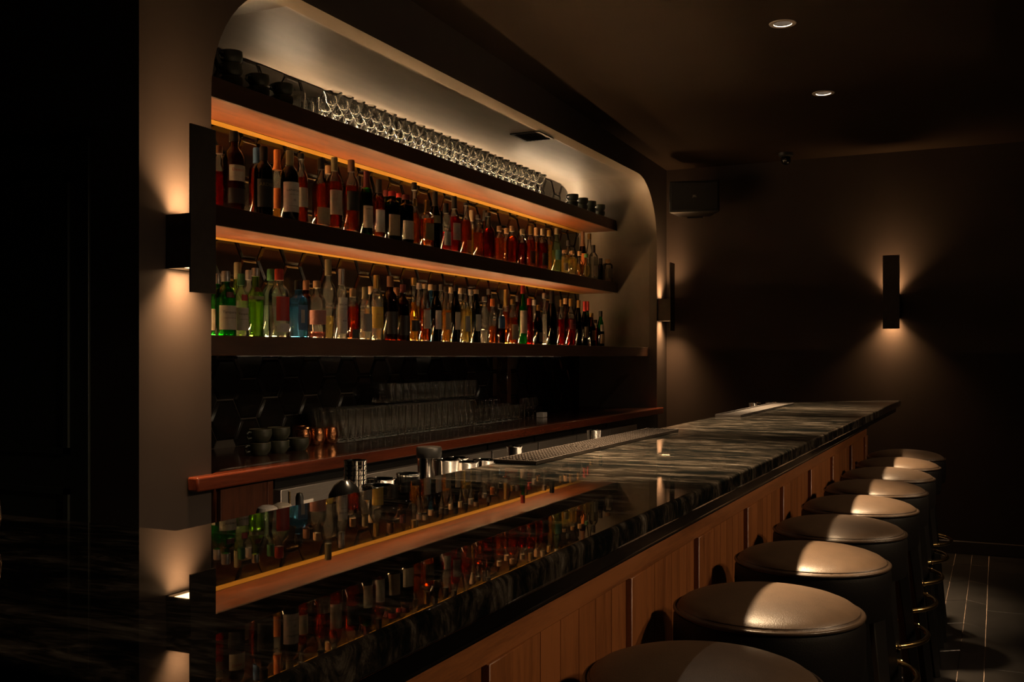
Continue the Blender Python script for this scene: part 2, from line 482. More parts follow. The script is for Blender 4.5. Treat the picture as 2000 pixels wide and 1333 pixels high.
q = [v3(p, YW) for p in ((P[-1][0], 0), (XE, 0), (XE, zceil(XE)), (P[-1][0], zceil(P[-1][0])))]
bm.faces.new(q)
# near end of the wall, going back
bm.faces.new([bm.verts.new(p) for p in ((XP, YW, 0), (XP, YW, zceil(XP)), (XP, 4.4, zceil(XP)), (XP, 4.4, 0))])
bmesh.ops.remove_doubles(bm, verts=bm.verts, dist=0.0005)
bmesh.ops.recalc_face_normals(bm, faces=bm.faces)
wb = finish('wall_back', bm, M['paint']); tag(wb, kind=S)
# alcove lining, with a small splay at its mouth
bm = bmesh.new()
Pi = arch(0.0)
ra = [bm.verts.new((p[0], YW, p[1])) for p in P]
rb = [bm.verts.new((p[0], YW + 0.055, p[1])) for p in Pi]
rc = [bm.verts.new((p[0], YB + 0.02, p[1])) for p in Pi]
for A, B in ((ra, rb), (rb, rc)):
    for i in range(len(A) - 1):
        bm.faces.new((A[i], A[i+1], B[i+1], B[i]))
bmesh.ops.recalc_face_normals(bm, faces=bm.faces)
for f in bm.faces: f.normal_flip()
tag(finish('wall_alcove', bm, M['plaster'], None, 30), kind=S)
# tiled back
wt = box('wall_tiled', M['grout'], None, X0 - 0.2, X1 + 0.2, YB, YB + 0.08, 0.0, ZA + 0.05); tag(wt, kind=S)
HS = 0.103
def clip(poly, f):
    outp = []
    for i in range(len(poly)):
        a, c = poly[i], poly[(i + 1) % len(poly)]
        fa, fc = f(a), f(c)
        if fa >= 0: outp.append(a)
        if (fa >= 0) != (fc >= 0):
            t = fa / (fa - fc)
            outp.append((a[0] + (c[0] - a[0]) * t, a[1] + (c[1] - a[1]) * t))
    return outp
def hex_mesh(poly, name='tile', bm=None, off=(0, 0)):
    own = bm is None
    if own: bm = bmesh.new()
    cx = sum(p[0] for p in poly) / len(poly); cz = sum(p[1] for p in poly) / len(poly)
    def ring(q, y):
        o = []
        for p in poly:
            d = Vector((p[0] - cx, p[1] - cz)); L = max(d.length, 1e-4)
            o.append(bm.verts.new((off[0] + p[0] - d.x / L * q, y, off[1] + p[1] - d.y / L * q)))
        return o
    R = [ring(0.003, 0.0), ring(0.004, -0.004), ring(0.016, -0.011)]
    for A, B in zip(R, R[1:]):
        for i in range(len(poly)):
            j = (i + 1) % len(poly)
            bm.faces.new((A[i], A[j], B[j], B[i]))
    bm.faces.new(R[-1])
    if not own: return
    bmesh.ops.recalc_face_normals(bm, faces=bm.faces)
    me = bpy.data.meshes.new(name); bm.to_mesh(me); bm.free(); me.materials.append(M['tile_glaze'])
    return me
hexp = [(HS * math.cos(PI / 3 * k), HS * math.sin(PI / 3 * k)) for k in range(6)]
hex_me = hex_mesh(hexp)
zlo, zhi, xlo, xhi = BBZ, ZA, X0, X1
ncol = int((xhi - xlo) / (1.5 * HS)) + 2
rest_bm = bmesh.new()
for c in range(ncol):
    hx = xlo + 0.02 + c * 1.5 * HS
    for r in range(-1, 12):
        hz = zlo + 0.03 + (r + (0.5 if c % 2 else 0.0)) * math.sqrt(3) * HS
        poly = [(hx + p[0], hz + p[1]) for p in hexp]
        whole = all(xlo <= p[0] <= xhi and zlo <= p[1] <= zhi for p in poly)
        tilt = (random.uniform(-0.012, 0.012), 0, random.uniform(-0.012, 0.012))
        near = hx > 3.28
        if whole and near:
            obj_from('tile', hex_me, wt, (hx, YB, hz), tilt)
            continue
        for f in (lambda p: p[0] - xlo, lambda p: xhi - p[0], lambda p: p[1] - zlo, lambda p: zhi - p[1]):
            if poly: poly = clip(poly, f)
        if len(poly) < 3: continue
        ax = max(p[0] for p in poly) - min(p[0] for p in poly); az = max(p[1] for p in poly) - min(p[1] for p in poly)
        if ax < 0.035 or az < 0.035: continue
        lp = [(p[0] - hx, p[1] - hz) for p in poly]
        if near: obj_from('tile', hex_mesh(lp), wt, (hx, YB, hz))
        else: hex_mesh(lp, bm=rest_bm, off=(hx, hz))
bmesh.ops.recalc_face_normals(rest_bm, faces=rest_bm.faces)
tag(finish('tile_field', rest_bm, M['tile_glaze'], wt, None, (0, YB, 0)), kind='stuff')

# faint framed door on the dark near end of the back wall
dr = box('door_1', M['paint_dark'], None, XP - 0.012, XP - 0.001, 2.60, 3.42, 0.01, 2.10, 0.003); tag(dr, kind=S)
for (a, c, d, e2) in ((2.68, 3.34, 1.09, 1.98), (2.68, 3.34, 0.15, 0.98)):
    bm = bmesh.new()
    for (y0, y1, z0, z1) in ((a, c, e2 - 0.02, e2), (a, c, d, d + 0.02), (a, a + 0.02, d, e2), (c - 0.02, c, d, e2)):
        bm_box(bm, XP - 0.022, XP - 0.010, y0, y1, z0, z1)
    finish('panel_moulding', bm, M['paint_dark'], dr)

# ---- return-air vent in the alcove ceiling
ve = empty('ceiling_vent', (5.65, 2.54, ZA), 'small dark square air vent set in the alcove ceiling', 'vent')
bm = bmesh.new()
for (a, c, d, e2) in ((-.115, .115, -.095, -.078), (-.115, .115, .078, .095), (-.115, -.098, -.078, .078), (.098, .115, -.078, .078)):
    bm_box(bm, a, c, d, e2, -0.008, -0.001)
finish('frame', bm, M['vent_metal'], ve)
box('backing', M['black_core'], ve, -.098, .098, -.078, .078, -0.003, -0.001)
for i in range(6):
    s = box('slat', M['vent_metal'], ve, -.098, .098, -0.010, 0.010, -0.0008, 0.0008)
    s.location = (0, -0.062 + i * 0.025, -0.007); s.rotation_euler = (0.5, 0, 0)

# ================================================================== LIGHT FITTINGS
def downlight(x, y, spec, lab, grp, spot_deg=46, blend=1.0, tilt=0.0, soft=0.09):
    z = zceil(x)
    t = empty('recessed_downlight', (x, y, z), lab, 'light', grp)
    lathe('trim_ring', M['downlight_trim'], t, [(0.0425, -0.001), (0.043, -0.004), (0.062, -0.004), (0.064, -0.001)], 28, cap0=False, cap1=False)
    lathe('reflector', M['downlight_cone'], t, [(0.0425, -0.001), (0.036, 0.018), (0.028, 0.03), (0.012, 0.03)], 28, cap0=False, cap1=False)
    lathe('lamp', M['downlight_lamp'], t, [(0.0, 0.028), (0.012, 0.028)], 20, cap0=False, cap1=False)
    ld = bpy.data.lights.new('spot', 'SPOT')
    ld.color = spec[0]; ld.energy = spec[1]; ld.spot_size = math.radians(spot_deg); ld.spot_blend = blend; ld.shadow_soft_size = soft
    lo = bpy.data.objects.new('spot', ld); link(lo, t); lo.location = (0, 0, -0.008); lo.rotation_euler = (tilt, 0, 0)
    return t
nth = ['nearest the end wall', 'second from the end wall', 'third from the end wall', 'fourth from the end wall', 'fifth from the end wall']
for i, (x, y) in enumerate(LIGHTS_BAR):
    downlight(x, y, DOWN_BAR, 'small recessed ceiling downlight above the stone counter, ' + nth[i], 'downlights over the counter')
for i, (x, y) in enumerate(LIGHTS_AISLE):
    downlight(x, y, DOWN_AISLE, 'small recessed ceiling downlight above the aisle, ' + nth[i], 'downlights over the aisle', 46, 0.7, math.radians(57), 0.13)

def sconce(lab):
    """local frame: wall at y=0, projects to -y, origin at body centre"""
    t = empty('wall_sconce', (0, 0, 0), lab, 'wall light', 'up and down wall sconces')
    bm = bmesh.new()
    z0, z1 = -0.086, 0.086
    for (a, c, d, e2) in ((-.055, -.051, -.098, -.001), (.051, .055, -.098, -.001), (-.051, .051, -.006, -.001), (-.051, .051, -.098, -.094)):
        bm_box(bm, a, c, d, e2, z0, z1)
    bm_box(bm, -.051, .051, -.094, -.006, -0.005, 0.005)
    finish('housing', bm, M['sconce_metal'], t)
    for s in (1, -1):
        bm = bmesh.new()
        zz = s * (0.078)
        vs_ = [bm.verts.new(p) for p in ((-.050, -.093, zz), (.050, -.093, zz), (.050, -.007, zz), (-.050, -.007, zz))]
        bm.faces.new(vs_ if s > 0 else list(reversed(vs_)))
        finish('diffuser', bm, M['lamp_glow'], t)
        ld = bpy.data.lights.new('lamp', 'AREA'); ld.shape = 'RECTANGLE'; ld.size = 0.094; ld.size_y = 0.080
        ld.color = SCONCE[:3]; ld.energy = SCONCE[3]; ld.spread = math.radians(108)
        lo = bpy.data.objects.new('lamp', ld); link(lo, t); lo.location = (0, -0.05, s * 0.084); lo.rotation_euler = (PI if s > 0 else 0, 0, 0)
    box('shield_plate', M['sconce_metal'], t, -.0575, .0575, -.106, -.0985, -0.164, 0.368, 0.001, 1)
    return t
for (loc, rz, lab) in (((2.536, YW, 1.769), 0, 'dark metal wall sconce with tall shield plate on pillar beside bottle shelves'),
                       ((7.772, YW, 1.769), 0, 'dark metal wall sconce with tall shield plate on narrow pier beside end wall'),
                       ((XE, 0.690, 1.769), -PI / 2, 'dark metal wall sconce with tall shield plate on the dark end wall')):
    t = sconce(lab); t.location = loc; t.rotation_euler = (0, 0, rz)

# ================================================================== SHELVES
def shelf(name, key, lab, SHY=SHY):
    z0, z1 = SH[key]
    t = empty(name, ((X0 + X1) / 2, SHY, z0), lab, 'shelf', 'alcove shelves')
    ox, oy = -(X0 + X1) / 2, -SHY
    xa, xb = X0 + 0.002 + ox, X1 - 0.002 + ox
    h = z1 - z0
    box('board', M['shelf_wood'], t, xa, xb, 0.012, YB - 0.0785 - SHY, 0, h - 0.002)
    box('fascia', M['shelf_face'], t, xa, xb, 0, 0.0118, 0, h, 0.002, 1)
    box('top_skin', M['shelf_face'], t, xa, xb, 0.012, YB - 0.012 - SHY, h - 0.0018, h)
    box('brass_trim', M['brass'], t, xa, xb, YB - 0.0784 - SHY, YB - 0.0734 - SHY, -0.0004, h - 0.006)
    box('rear_batten', M['batten_lit'], t, xa, xb, YB - 0.0733 - SHY, YB - 0.012 - SHY, 0.0, h - 0.012)
    return t
sl = shelf('wall_shelf', 'low', 'lowest long dark-edged wooden shelf under the gin and rum bottles', 2.460)
sm = shelf('wall_shelf', 'mid', 'middle long wooden shelf with orange-lit underside carrying whiskey bottles')
st_ = shelf('wall_shelf', 'top', 'highest long wooden shelf with orange-lit underside carrying stemware')
def strip(key, mat, xa, xb, lab, up=0.0):
    z = SH[key][1] + up
    t = empty('led_strip', ((xa + xb) / 2, 3.008, z), lab, 'light strip')
    hw = (xb - xa) / 2
    box('channel', M['steel'], t, -hw, hw, -0.009, 0.009, 0.0003 - up, 0.0012)
    bm = bmesh.new()
    R = 0.006; n = 8
    A = [bm.verts.new((-hw, R * math.cos(PI * k / n), 0.0013 + R * math.sin(PI * k / n))) for k in range(n + 1)]
    B_ = [bm.verts.new((hw, R * math.cos(PI * k / n), 0.0013 + R * math.sin(PI * k / n))) for k in range(n + 1)]
    for k in range(n): bm.faces.new((A[k], B_[k], B_[k+1], A[k+1]))
    bm.faces.new(list(reversed(A))); bm.faces.new(B_); bm.faces.new((A[0], A[n], B_[n], B_[0]))
    bmesh.ops.recalc_face_normals(bm, faces=bm.faces)
    finish('diffuser', bm, M[mat], t)
strip('low', 'led_amber', X0 + 0.02, 7.15, 'amber light strip at the back of the lowest shelf', 0.006)
strip('mid', 'led_amber', X0 + 0.02, 7.20, 'amber light strip at the back of the middle shelf')
strip('top', 'led_white', 3.72, X1 - 0.03, 'warm white light strip behind the stemware on the highest shelf', 0.070)

us = empty('led_strip', (4.6, 2.56, SH['low'][0]), 'dim light strip under the front of the lowest shelf', 'light strip')
box('channel', M['steel'], us, -1.6, 1.6, -0.006, 0.006, -0.004, -0.0003)
bm = bmesh.new()
bm.faces.new([bm.verts.new(p) for p in ((-1.59, -0.004, -0.0043), (1.59, -0.004, -0.0043), (1.59, 0.004, -0.0043), (-1.59, 0.004, -0.0043))])
finish('diffuser', bm, M['led_under'], us)

# ================================================================== BACK BAR
xl, xr = 2.574, 7.73
bm = bmesh.new()
zt, zb = BBZ, BBZ - 0.046
bm_box(bm, X0 + 0.003, X1 - 0.003, BBF + 0.06, YB - 0.012, zb, zt)
bt = finish('backbar_counter', bm, M['backbar_top']); tag(bt, 'dark wooden back counter with red-brown front edge inside the alcove', 'counter')
bm = bmesh.new()
bm_box(bm, xl, xr, BBF, YW - 0.001, zb, zt + 0.002, 0.007, 3)
finish('front_edge', bm, M['backbar_wood'], bt, 40)
box('inner_edge', M['backbar_wood'], bt, X0 + 0.003, X1 - 0.003, YW - 0.001, BBF + 0.06, zb, zt + 0.001)
box('metal_inlay', M['steel'], bt, 2.80, 3.18, BBF + 0.105, BBF + 0.109, zt, zt + 0.002)
# wooden end cabinet, then refrigerators
ca = empty('base_cabinet', (2.80, BBF + 0.05, 0), 'red-brown wooden cabinet under the near end of the back counter', 'cabinet')
box('carcass', M['cabinet_wood'], ca, -0.085, 0.20, 0.0, 0.55, 0.08, zb - 0.001)
box('door', M['cabinet_wood'], ca, -0.080, 0.165, -0.018, -0.001, 0.10, zb - 0.008, 0.002, 1)
box('stile', M['cabinet_wood'], ca, 0.168, 0.20, -0.018, -0.001, 0.10, zb - 0.008, 0.002, 1)
box('plinth', M['black_core'], ca, -0.085, 0.20, 0.04, 0.55, 0.0, 0.079)
def fridge(xa, xb, lab, grp):
    t = empty('undercounter_refrigerator', ((xa + xb) / 2, BBF + 0.05, 0), lab, 'refrigerator', grp)
    hw = (xb - xa) / 2
    box('body', M['black_core'], t, -hw, hw, 0.03, 0.6, 0.0, zb - 0.004)
    box('vent_grille', M['black_plastic'], t, -hw + 0.005, hw - 0.005, 0.015, 0.029, zb - 0.046, zb - 0.006)
    d = box('door', M['door_steel'], t, -hw + 0.006, hw - 0.006, -0.012, 0.029, 0.10, zb - 0.050, 0.003, 2)
    box('handle', M['chrome'], d, -hw + 0.04, hw - 0.04, -0.030, -0.013, zb - 0.16, zb - 0.146, 0.004, 2)
    return t
edges = [3.04, 3.60, 4.20, 4.80, 5.40, 6.00, 6.60, 7.20]
fn = ['beside the wooden cabinet', 'second from the wooden cabinet', 'third from the wooden cabinet', 'fourth from the wooden cabinet', 'fifth from the wooden cabinet', 'sixth from the wooden cabinet', 'farthest from the wooden cabinet']
for i, (a, c) in enumerate(zip(edges, edges[1:])):
    fridge(a + 0.004, c - 0.004, 'stainless undercounter refrigerator below the back counter, ' + fn[i], 'refrigerators under the back counter')
box_ = box('shelf_post', M['backbar_top'], None, -0.03, 0.03, -0.04, 0.04, 0, SH['low'][0] - BBZ - 0.001, 0.003, 1)
box_.location = (xat(984, 2.97), 2.97, BBZ); tag(box_, 'dark wooden post between back counter and lowest shelf', 'post')

# ================================================================== BAR COUNTER AND FRONT
bm = bmesh.new()
ol = []
rc_ = 0.045
for i in range(7):
    a = PI + (PI / 2) * i / 6
    ol.append((LX0 + rc_ + rc_ * math.cos(a), CF + rc_ + rc_ * math.sin(a)))
ol += [(BXF, CF), (BXB, CB), (LX1, CB), (LX1, YL - 0.002), (LX0, YL - 0.002)]
TH = 0.036
top = [bm.verts.new((*p, CT)) for p in ol]; botv = [bm.verts.new((*p, CT - TH)) for p in ol]
ft = bm.faces.new(top); fb = bm.faces.new(list(reversed(botv)))
for i in range(len(ol)):
    j = (i + 1) % len(ol)
    bm.faces.new((botv[i], botv[j], top[j], top[i]))
bmesh.ops.recalc_face_normals(bm, faces=bm.faces)
es = list({e for f in (ft, fb) for e in f.edges})
bmesh.ops.bevel(bm, geom=es, offset=0.0075, segments=4, profile=0.5, affect='EDGES')
ct = finish('bar_countertop', bm, M['stone'], None, 30)
tag(ct, 'polished dark veined stone countertop of the L-shaped bar', 'countertop')

BX1 = 6.08
PY = 0.664
RZ = 1.0            # top of the oak rail
bb = empty('long_bar', (0, 0, 0), 'long bar base clad in brown oak boards below black trim', 'bar')
ZU = CT - TH - 0.001
bm = bmesh.new()
def prism(bm, pts, z0, z1):
    lo = [bm.verts.new((*p, z0)) for p in pts]; hi = [bm.verts.new((*p, z1)) for p in pts]
    bm.faces.new(list(reversed(lo))); bm.faces.new(hi)
    for i in range(len(pts)):
        j = (i + 1) % len(pts); bm.faces.new((lo[i], lo[j], hi[j], hi[i]))
prism(bm, [(0.70, PY + 0.035), (BX1 - 0.045, PY + 0.035), (BX1 - 0.36, CB - 0.03), (0.70, CB - 0.03)], 0, ZU)
finish('core', bm, M['black_core'], bb)
box('return_core', M['black_core'], bb, 0.70, LX1 - 0.03, CB - 0.0295, YL - 0.003, 0, ZU)
box('upper_apron', M['black_lacquer'], bb, 0.62, BX1 + 0.005, CF + 0.024, PY + 0.034, ZU - 0.030, ZU - 0.0002, 0.004, 2)
box('lower_apron', M['black_lacquer'], bb, 0.64, BX1 + 0.002, PY - 0.010, PY + 0.034, RZ + 0.0005, ZU - 0.0305, 0.004, 2)
box('top_rail', M['oak_rail'], bb, 0.69, BX1, PY, PY + 0.034, RZ - 0.044, RZ, 0.002, 1)
box('bottom_rail', M['oak_rail'], bb, 0.69, BX1, PY + 0.004, PY + 0.034, 0.10, 0.19, 0.002, 1)
box('kick_board', M['black_core'], bb, 0.70, BX1, PY + 0.02, PY + 0.034, 0.0, 0.099)
zt_b = RZ - 0.0444
marks = [0.69, 1.315, 1.95, 2.46, 3.005, 3.56, 4.135, 4.73, 5.38, 5.99]
for i, a in enumerate(marks):
    nx = marks[i + 1] if i + 1 < len(marks) else BX1
    sw = 0.125 if i + 1 < len(marks) else nx - a
    box('stile', M['oak_panel'], bb, a, min(a + sw, BX1), PY - 0.006, PY + 0.030, 0.191, zt_b + 0.003, 0.0015, 1)
    xa, xb = a + sw, nx
    if xb - xa < 0.1: continue
    nb = 6; wd = (xb - xa) / nb
    for k in range(nb):
        box('board', M['oak_panel'], bb, xa + k * wd + 0.0011, xa + (k + 1) * wd - 0.0011, PY + 0.007, PY + 0.032, 0.191, zt_b)

# work light under the bartender edge of the counter
wl = empty('led_strip', (3.4, CB - 0.012, CT - TH), 'thin work light strip under the bartender edge of the counter', 'light strip')
box('channel', M['steel'], wl, -2.0, 2.0, -0.012, 0.008, -0.012, -0.001)
bm = bmesh.new()
bm.faces.new([bm.verts.new(p) for p in ((-1.98, -0.010, -0.0125), (1.98, -0.010, -0.0125), (1.98, 0.006, -0.0125), (-1.98, 0.006, -0.0125))])
finish('diffuser', bm, M['led_work'], wl)

# ---- bar mats
def nub_mat(x0, x1, y0, y1, lab, grp, mat, nub=True):
    t = empty('bar_mat', ((x0 + x1) / 2, (y0 + y1) / 2, CT + 0.0005), lab, 'bar mat', grp)
    hx, hy = (x1 - x0) / 2, (y1 - y0) / 2
    box('base', mat, t, -hx, hx, -hy, hy, 0, 0.004, 0.001, 1)
    bm = bmesh.new()
    for (a, c, d, e2) in ((-hx, hx, -hy, -hy + 0.005), (-hx, hx, hy - 0.005, hy), (-hx, -hx + 0.005, -hy + 0.005, hy - 0.005), (hx - 0.005, hx, -hy + 0.005, hy - 0.005)):
        bm_box(bm, a, c, d, e2, 0.0035, 0.009)
    finish('rim', bm, mat, t)
    if nub:
        bm = bmesh.new()
        p = 0.0165
        nx, ny = int((2 * hx - 0.02) / p), int((2 * hy - 0.016) / p)
        for i in range(nx):
            for j in range(ny + 1):
                bm_lathe(bm, [(0.0040, 0.0038), (0.0037, 0.0095), (0.0026, 0.011)], 6, off=(-hx + 0.014 + i * p, -hy + 0.012 + j * (2 * hy - 0.024) / ny, 0), cap0=False)
        tag(finish('nubs', bm, mat, t, 40), kind='stuff')
    return t
nub_mat(2.073, 2.474, 0.922, 1.028, 'brown rubber bar mat with raised nubs, nearer the cocktail tins', 'nubbed bar mats', M['rubber'])
nub_mat(2.480, 3.195, 0.922, 1.028, 'longer brown rubber bar mat with raised nubs on the counter edge', 'nubbed bar mats', M['rubber'])
nub_mat(4.085, 5.27, 0.924, 1.028, 'long smooth rubber service mat near the far counter end', None, M['mat_rubber'], nub=False)

# ================================================================== STOOLS
KS = 0.86
def make_stool():
    t = empty('bar_stool', (0, 0, 0), 'x', 'stool', 'round leather bar stools along the bar')
    def P_(l): return [(r * KS, CAMZ - KS * (CAMZ - z)) for r, z in l]
    def ring_(r, z, n=56): return [(r * KS * math.cos(2*PI*k/n), r * KS * math.sin(2*PI*k/n), CAMZ - KS * (CAMZ - z)) for k in range(n)]
    lathe('seat_cushion', M['leather'], t, P_([(0, 0.846), (0.03, 0.8455), (0.06, 0.8440), (0.09, 0.8415), (0.12, 0.8378), (0.15, 0.8325), (0.175, 0.8260), (0.195, 0.8180), (0.207, 0.8095), (0.2145, 0.799), (0.2145, 0.790), (0, 0.790)]), 64, cap0=False, cap1=False)
    tube('piping', M['piping'], t, ring_(0.2185, 0.7975), 0.0040, 8, True)
    lathe('side_band', M['leather_side_shaded'], t, P_([(0.0, 0.7895), (0.2175, 0.7895), (0.2215, 0.778), (0.2225, 0.74), (0.2215, 0.680), (0.217, 0.662), (0.0, 0.662)]), 64, cap0=False, cap1=False)
    tube('seam', M['piping'], t, ring_(0.2095, 0.8064), 0.0011, 5, True)
    zl = CAMZ - KS * (CAMZ - 0.6615)
    for k in range(4):
        a = PI / 4 + k * PI / 2
        bm = bmesh.new()
        c, s = math.cos(a), math.sin(a)
        pts = [Vector((0.142 * c, 0.142 * s, zl)), Vector((0.250 * c, 0.250 * s, 0.0))]
        rr = [0.021, 0.016]
        rg = []
        for p, r in zip(pts, rr):
            rg.append([bm.verts.new(p + Vector((r * (dx * c - dy * s), r * (dx * s + dy * c), 0))) for dx, dy in ((-1, -1), (1, -1), (1, 1), (-1, 1))])
        for i in range(4):
            j = (i + 1) % 4
            bm.faces.new((rg[0][i], rg[0][j], rg[1][j], rg[1][i]))
        bm.faces.new(rg[0]); bm.faces.new(rg[1])
        bmesh.ops.recalc_face_normals(bm, faces=bm.faces)
        bmesh.ops.bevel(bm, geom=list(bm.edges), offset=0.003, segments=1, affect='EDGES')
        finish('leg', bm, M['stool_leg'], t, 40)
    zr = CAMZ - KS * (CAMZ - 0.318)
    Rr = 0.217
    ring = [(Rr * math.cos(2*PI*k/48), Rr * math.sin(2*PI*k/48), zr) for k in range(48)]
    rg = tube('foot_ring', M['brass'], t, ring, 0.0085, 10, True)
    for k in range(4):
        a = PI / 4 + k * PI / 2
        s = lathe('screw', M['brass'], rg, [(0, 0), (0.008, 0.0), (0.008, 0.004), (0.004, 0.006), (0, 0.006)], 10, cap0=False, cap1=False)
        s.location = ((Rr + 0.007) * math.cos(a), (Rr + 0.007) * math.sin(a), zr); s.rotation_euler = (0, PI / 2, a)
    return t
SX = [1.870, 2.468, 3.110, 3.690, 4.270, 4.860, 5.440, 6.000, 6.550]
ordn = ['at the counter corner', 'second from counter corner', 'third from counter corner', 'fourth from counter corner', 'middle of the row', 'fourth from end wall', 'third from end wall', 'second from end wall', 'next to end wall']
st0 = make_stool()
for i, x in enumerate(SX):
    o = st0 if i == 0 else copy_tree(st0)
    o.location = (x * KS - 0.004, 0.512 * KS - 0.016, 0.0005); o.rotation_euler = (0, 0, random.uniform(-0.12, 0.12))
    o['label'] = 'round dark leather bar stool with brass foot ring, ' + ordn[i]

# ================================================================== SPEAKER, CEILING CAMERA
sp = empty('loudspeaker', (7.66, 2.085, 2.60), 'dark wedge-shaped loudspeaker mounted high in the corner beside the alcove', 'speaker')
sp.rotation_euler = (0, math.radians(8), math.radians(14))
bm = bmesh.new()
fr = [(-0.10, -0.19, -0.125), (-0.10, 0.19, -0.125), (-0.10, 0.19, 0.125), (-0.10, -0.19, 0.125)]
bk = [(0.12, -0.12, -0.10), (0.12, 0.12, -0.10), (0.12, 0.12, 0.10), (0.12, -0.12, 0.10)]
A = [bm.verts.new(p) for p in fr]; B = [bm.verts.new(p) for p in bk]
bm.faces.new(A); bm.faces.new(B)
for i in range(4):
    j = (i + 1) % 4; bm.faces.new((A[i], A[j], B[j], B[i]))
bmesh.ops.recalc_face_normals(bm, faces=bm.faces)
bmesh.ops.bevel(bm, geom=list(bm.edges), offset=0.012, segments=3, profile=0.5, affect='EDGES')
finish('cabinet', bm, M['speaker_shell'], sp, 40)
gr = box('grille', M['speaker_grille'], sp, -0.106, -0.099, -0.172, 0.172, -0.108, 0.108, 0.003, 2)
bg = box('badge', M['p_dark'], sp, -0.1085, -0.1062, -0.022, 0.018, -0.014, 0.012)
def text_mesh(body, size, mat, name):
    cu = bpy.data.curves.new(name, 'FONT'); cu.body = body; cu.size = size; cu.align_x = 'CENTER'; cu.align_y = 'CENTER'; cu.resolution_u = 2
    o = bpy.data.objects.new(name, cu); COL.objects.link(o)
    dg = bpy.context.evaluated_depsgraph_get(); dg.update()
    me = bpy.data.meshes.new_from_object(o.evaluated_get(dg))
    bpy.data.objects.remove(o); bpy.data.curves.remove(cu)
    me.materials.clear(); me.materials.append(mat)
    return me
me = text_mesh('JBL', 0.021, M['p_white'], 'lettering')
for v in me.vertices:
    x_, y_, _ = v.co; v.co = (-0.1088, -x_ - 0.002, y_ - 0.001)
obj_from('lettering', me, bg)
br = bmesh.new(); bm_box(br, 0.10, 0.22, -0.02, 0.02, -0.02, 0.02); bm_box(br, 0.215, 0.235, -0.06, 0.06, -0.08, 0.08)
finish('bracket', br, M['black_plastic'], sp)
kn = lathe('bracket_knob', M['chrome'], sp, [(0, 0), (0.012, 0), (0.012, 0.012), (0, 0.014)], 12, cap0=False, cap1=False); kn.location = (-0.02, 0.163, 0.02); kn.rotation_euler = (-PI / 2, 0, 0)

xc = 7.70; yc = 1.50
k_ = (1535 - 1000) / F
yc = xc * (SI - k_ * CO) / (CO + k_ * SI)
cm = empty('ceiling_camera', (xc, yc, zceil(xc)), 'tiny dark dome camera with shiny lens on ceiling by end wall', 'camera')
lathe('mount', M['black_plastic'], cm, [(0, 0), (0.055, 0), (0.052, -0.022), (0.030, -0.030), (0, -0.030)], 20, cap0=False, cap1=False)
lathe('dome', M['black_lacquer'], cm, [(0.034, -0.030)] + [(0.036 * math.cos(a), -0.052 - 0.036 * math.sin(a)) for a in [k * PI / 12 for k in range(7)]], 20, cap0=False, cap1=False)
ln = lathe('lens', M['chrome'], cm, [(0, 0), (0.010, 0), (0.010, 0.006), (0.006, 0.009), (0, 0.009)], 14, cap0=False, cap1=False); ln.location = (-0.034, -0.006, -0.056); ln.rotation_euler = (0, -PI / 2, 0)

# ================================================================== BOTTLES
# profiles: (radius / body radius, height / total height), cap start, cap radius factor, cross-section exponent
PROF = {
    'std':    ([(.90, 0), (1, .018), (1, .62), (.95, .675), (.75, .735), (.48, .782), (.40, .81), (.39, .97)], 2.0),
    'round':  ([(.90, 0), (1, .018), (1, .59), (.98, .645), (.89, .70), (.66, .745), (.44, .775), (.39, .80), (.38, .97)], 2.0),
    'wine':   ([(.92, 0), (1, .015), (1, .52), (.93, .59), (.75, .68), (.52, .76), (.41, .81), (.38, .97)], 2.0),
    'flask':  ([(.88, 0), (1, .02), (1, .50), (.96, .58), (.80, .65), (.52, .70), (.38, .735), (.36, .97)], 3.2),
    'tall':   ([(.92, 0), (1, .015), (1, .40), (.93, .47), (.72, .55), (.48, .63), (.38, .71), (.34, .97)], 2.0),
    'square': ([(.92, 0), (1, .02), (1, .64), (.94, .685), (.70, .72), (.42, .75), (.38, .78), (.38, .97)], 5.0),
    'bulb':   ([(.66, 0), (.70, .015), (.72, .30), (.80, .44), (.97, .54), (1, .585), (.95, .64), (.72, .69), (.44, .725), (.40, .75), (.38, .97)], 2.0),
    'ball':   ([(.55, 0), (.80, .05), (.97, .18), (1, .30), (.95, .43), (.72, .55), (.42, .64), (.34, .70), (.33, .95)], 2.0),
    'facet':  ([(.84, 0), (.92, .02), (1, .58), (.92, .63), (.62, .69), (.42, .73), (.40, .97)], 3.0),
    'neck':   ([(.92, 0), (1, .018), (1, .36), (.95, .42), (.70, .49), (.50, .60), (.40, .78), (.36, .97)], 2.0),
    'jar':    ([(.94, 0), (1, .02), (1, .72), (.92, .78), (.55, .82), (.48, .85), (.48, .97)], 4.0),
}
def prof_r(pr, z):
    for (r0, z0), (r1, z1) in zip(pr, pr[1:]):
        if z0 <= z <= z1: return r0 + (r1 - r0) * (z - z0) / max(z1 - z0, 1e-6)
    return pr[-1][0]
def kfac(a, n):
    c, s = math.cos(a), math.sin(a)
    return 1.0 if n == 2.0 else (abs(c) ** n + abs(s) ** n) ** (-1.0 / n)
PLACED = []
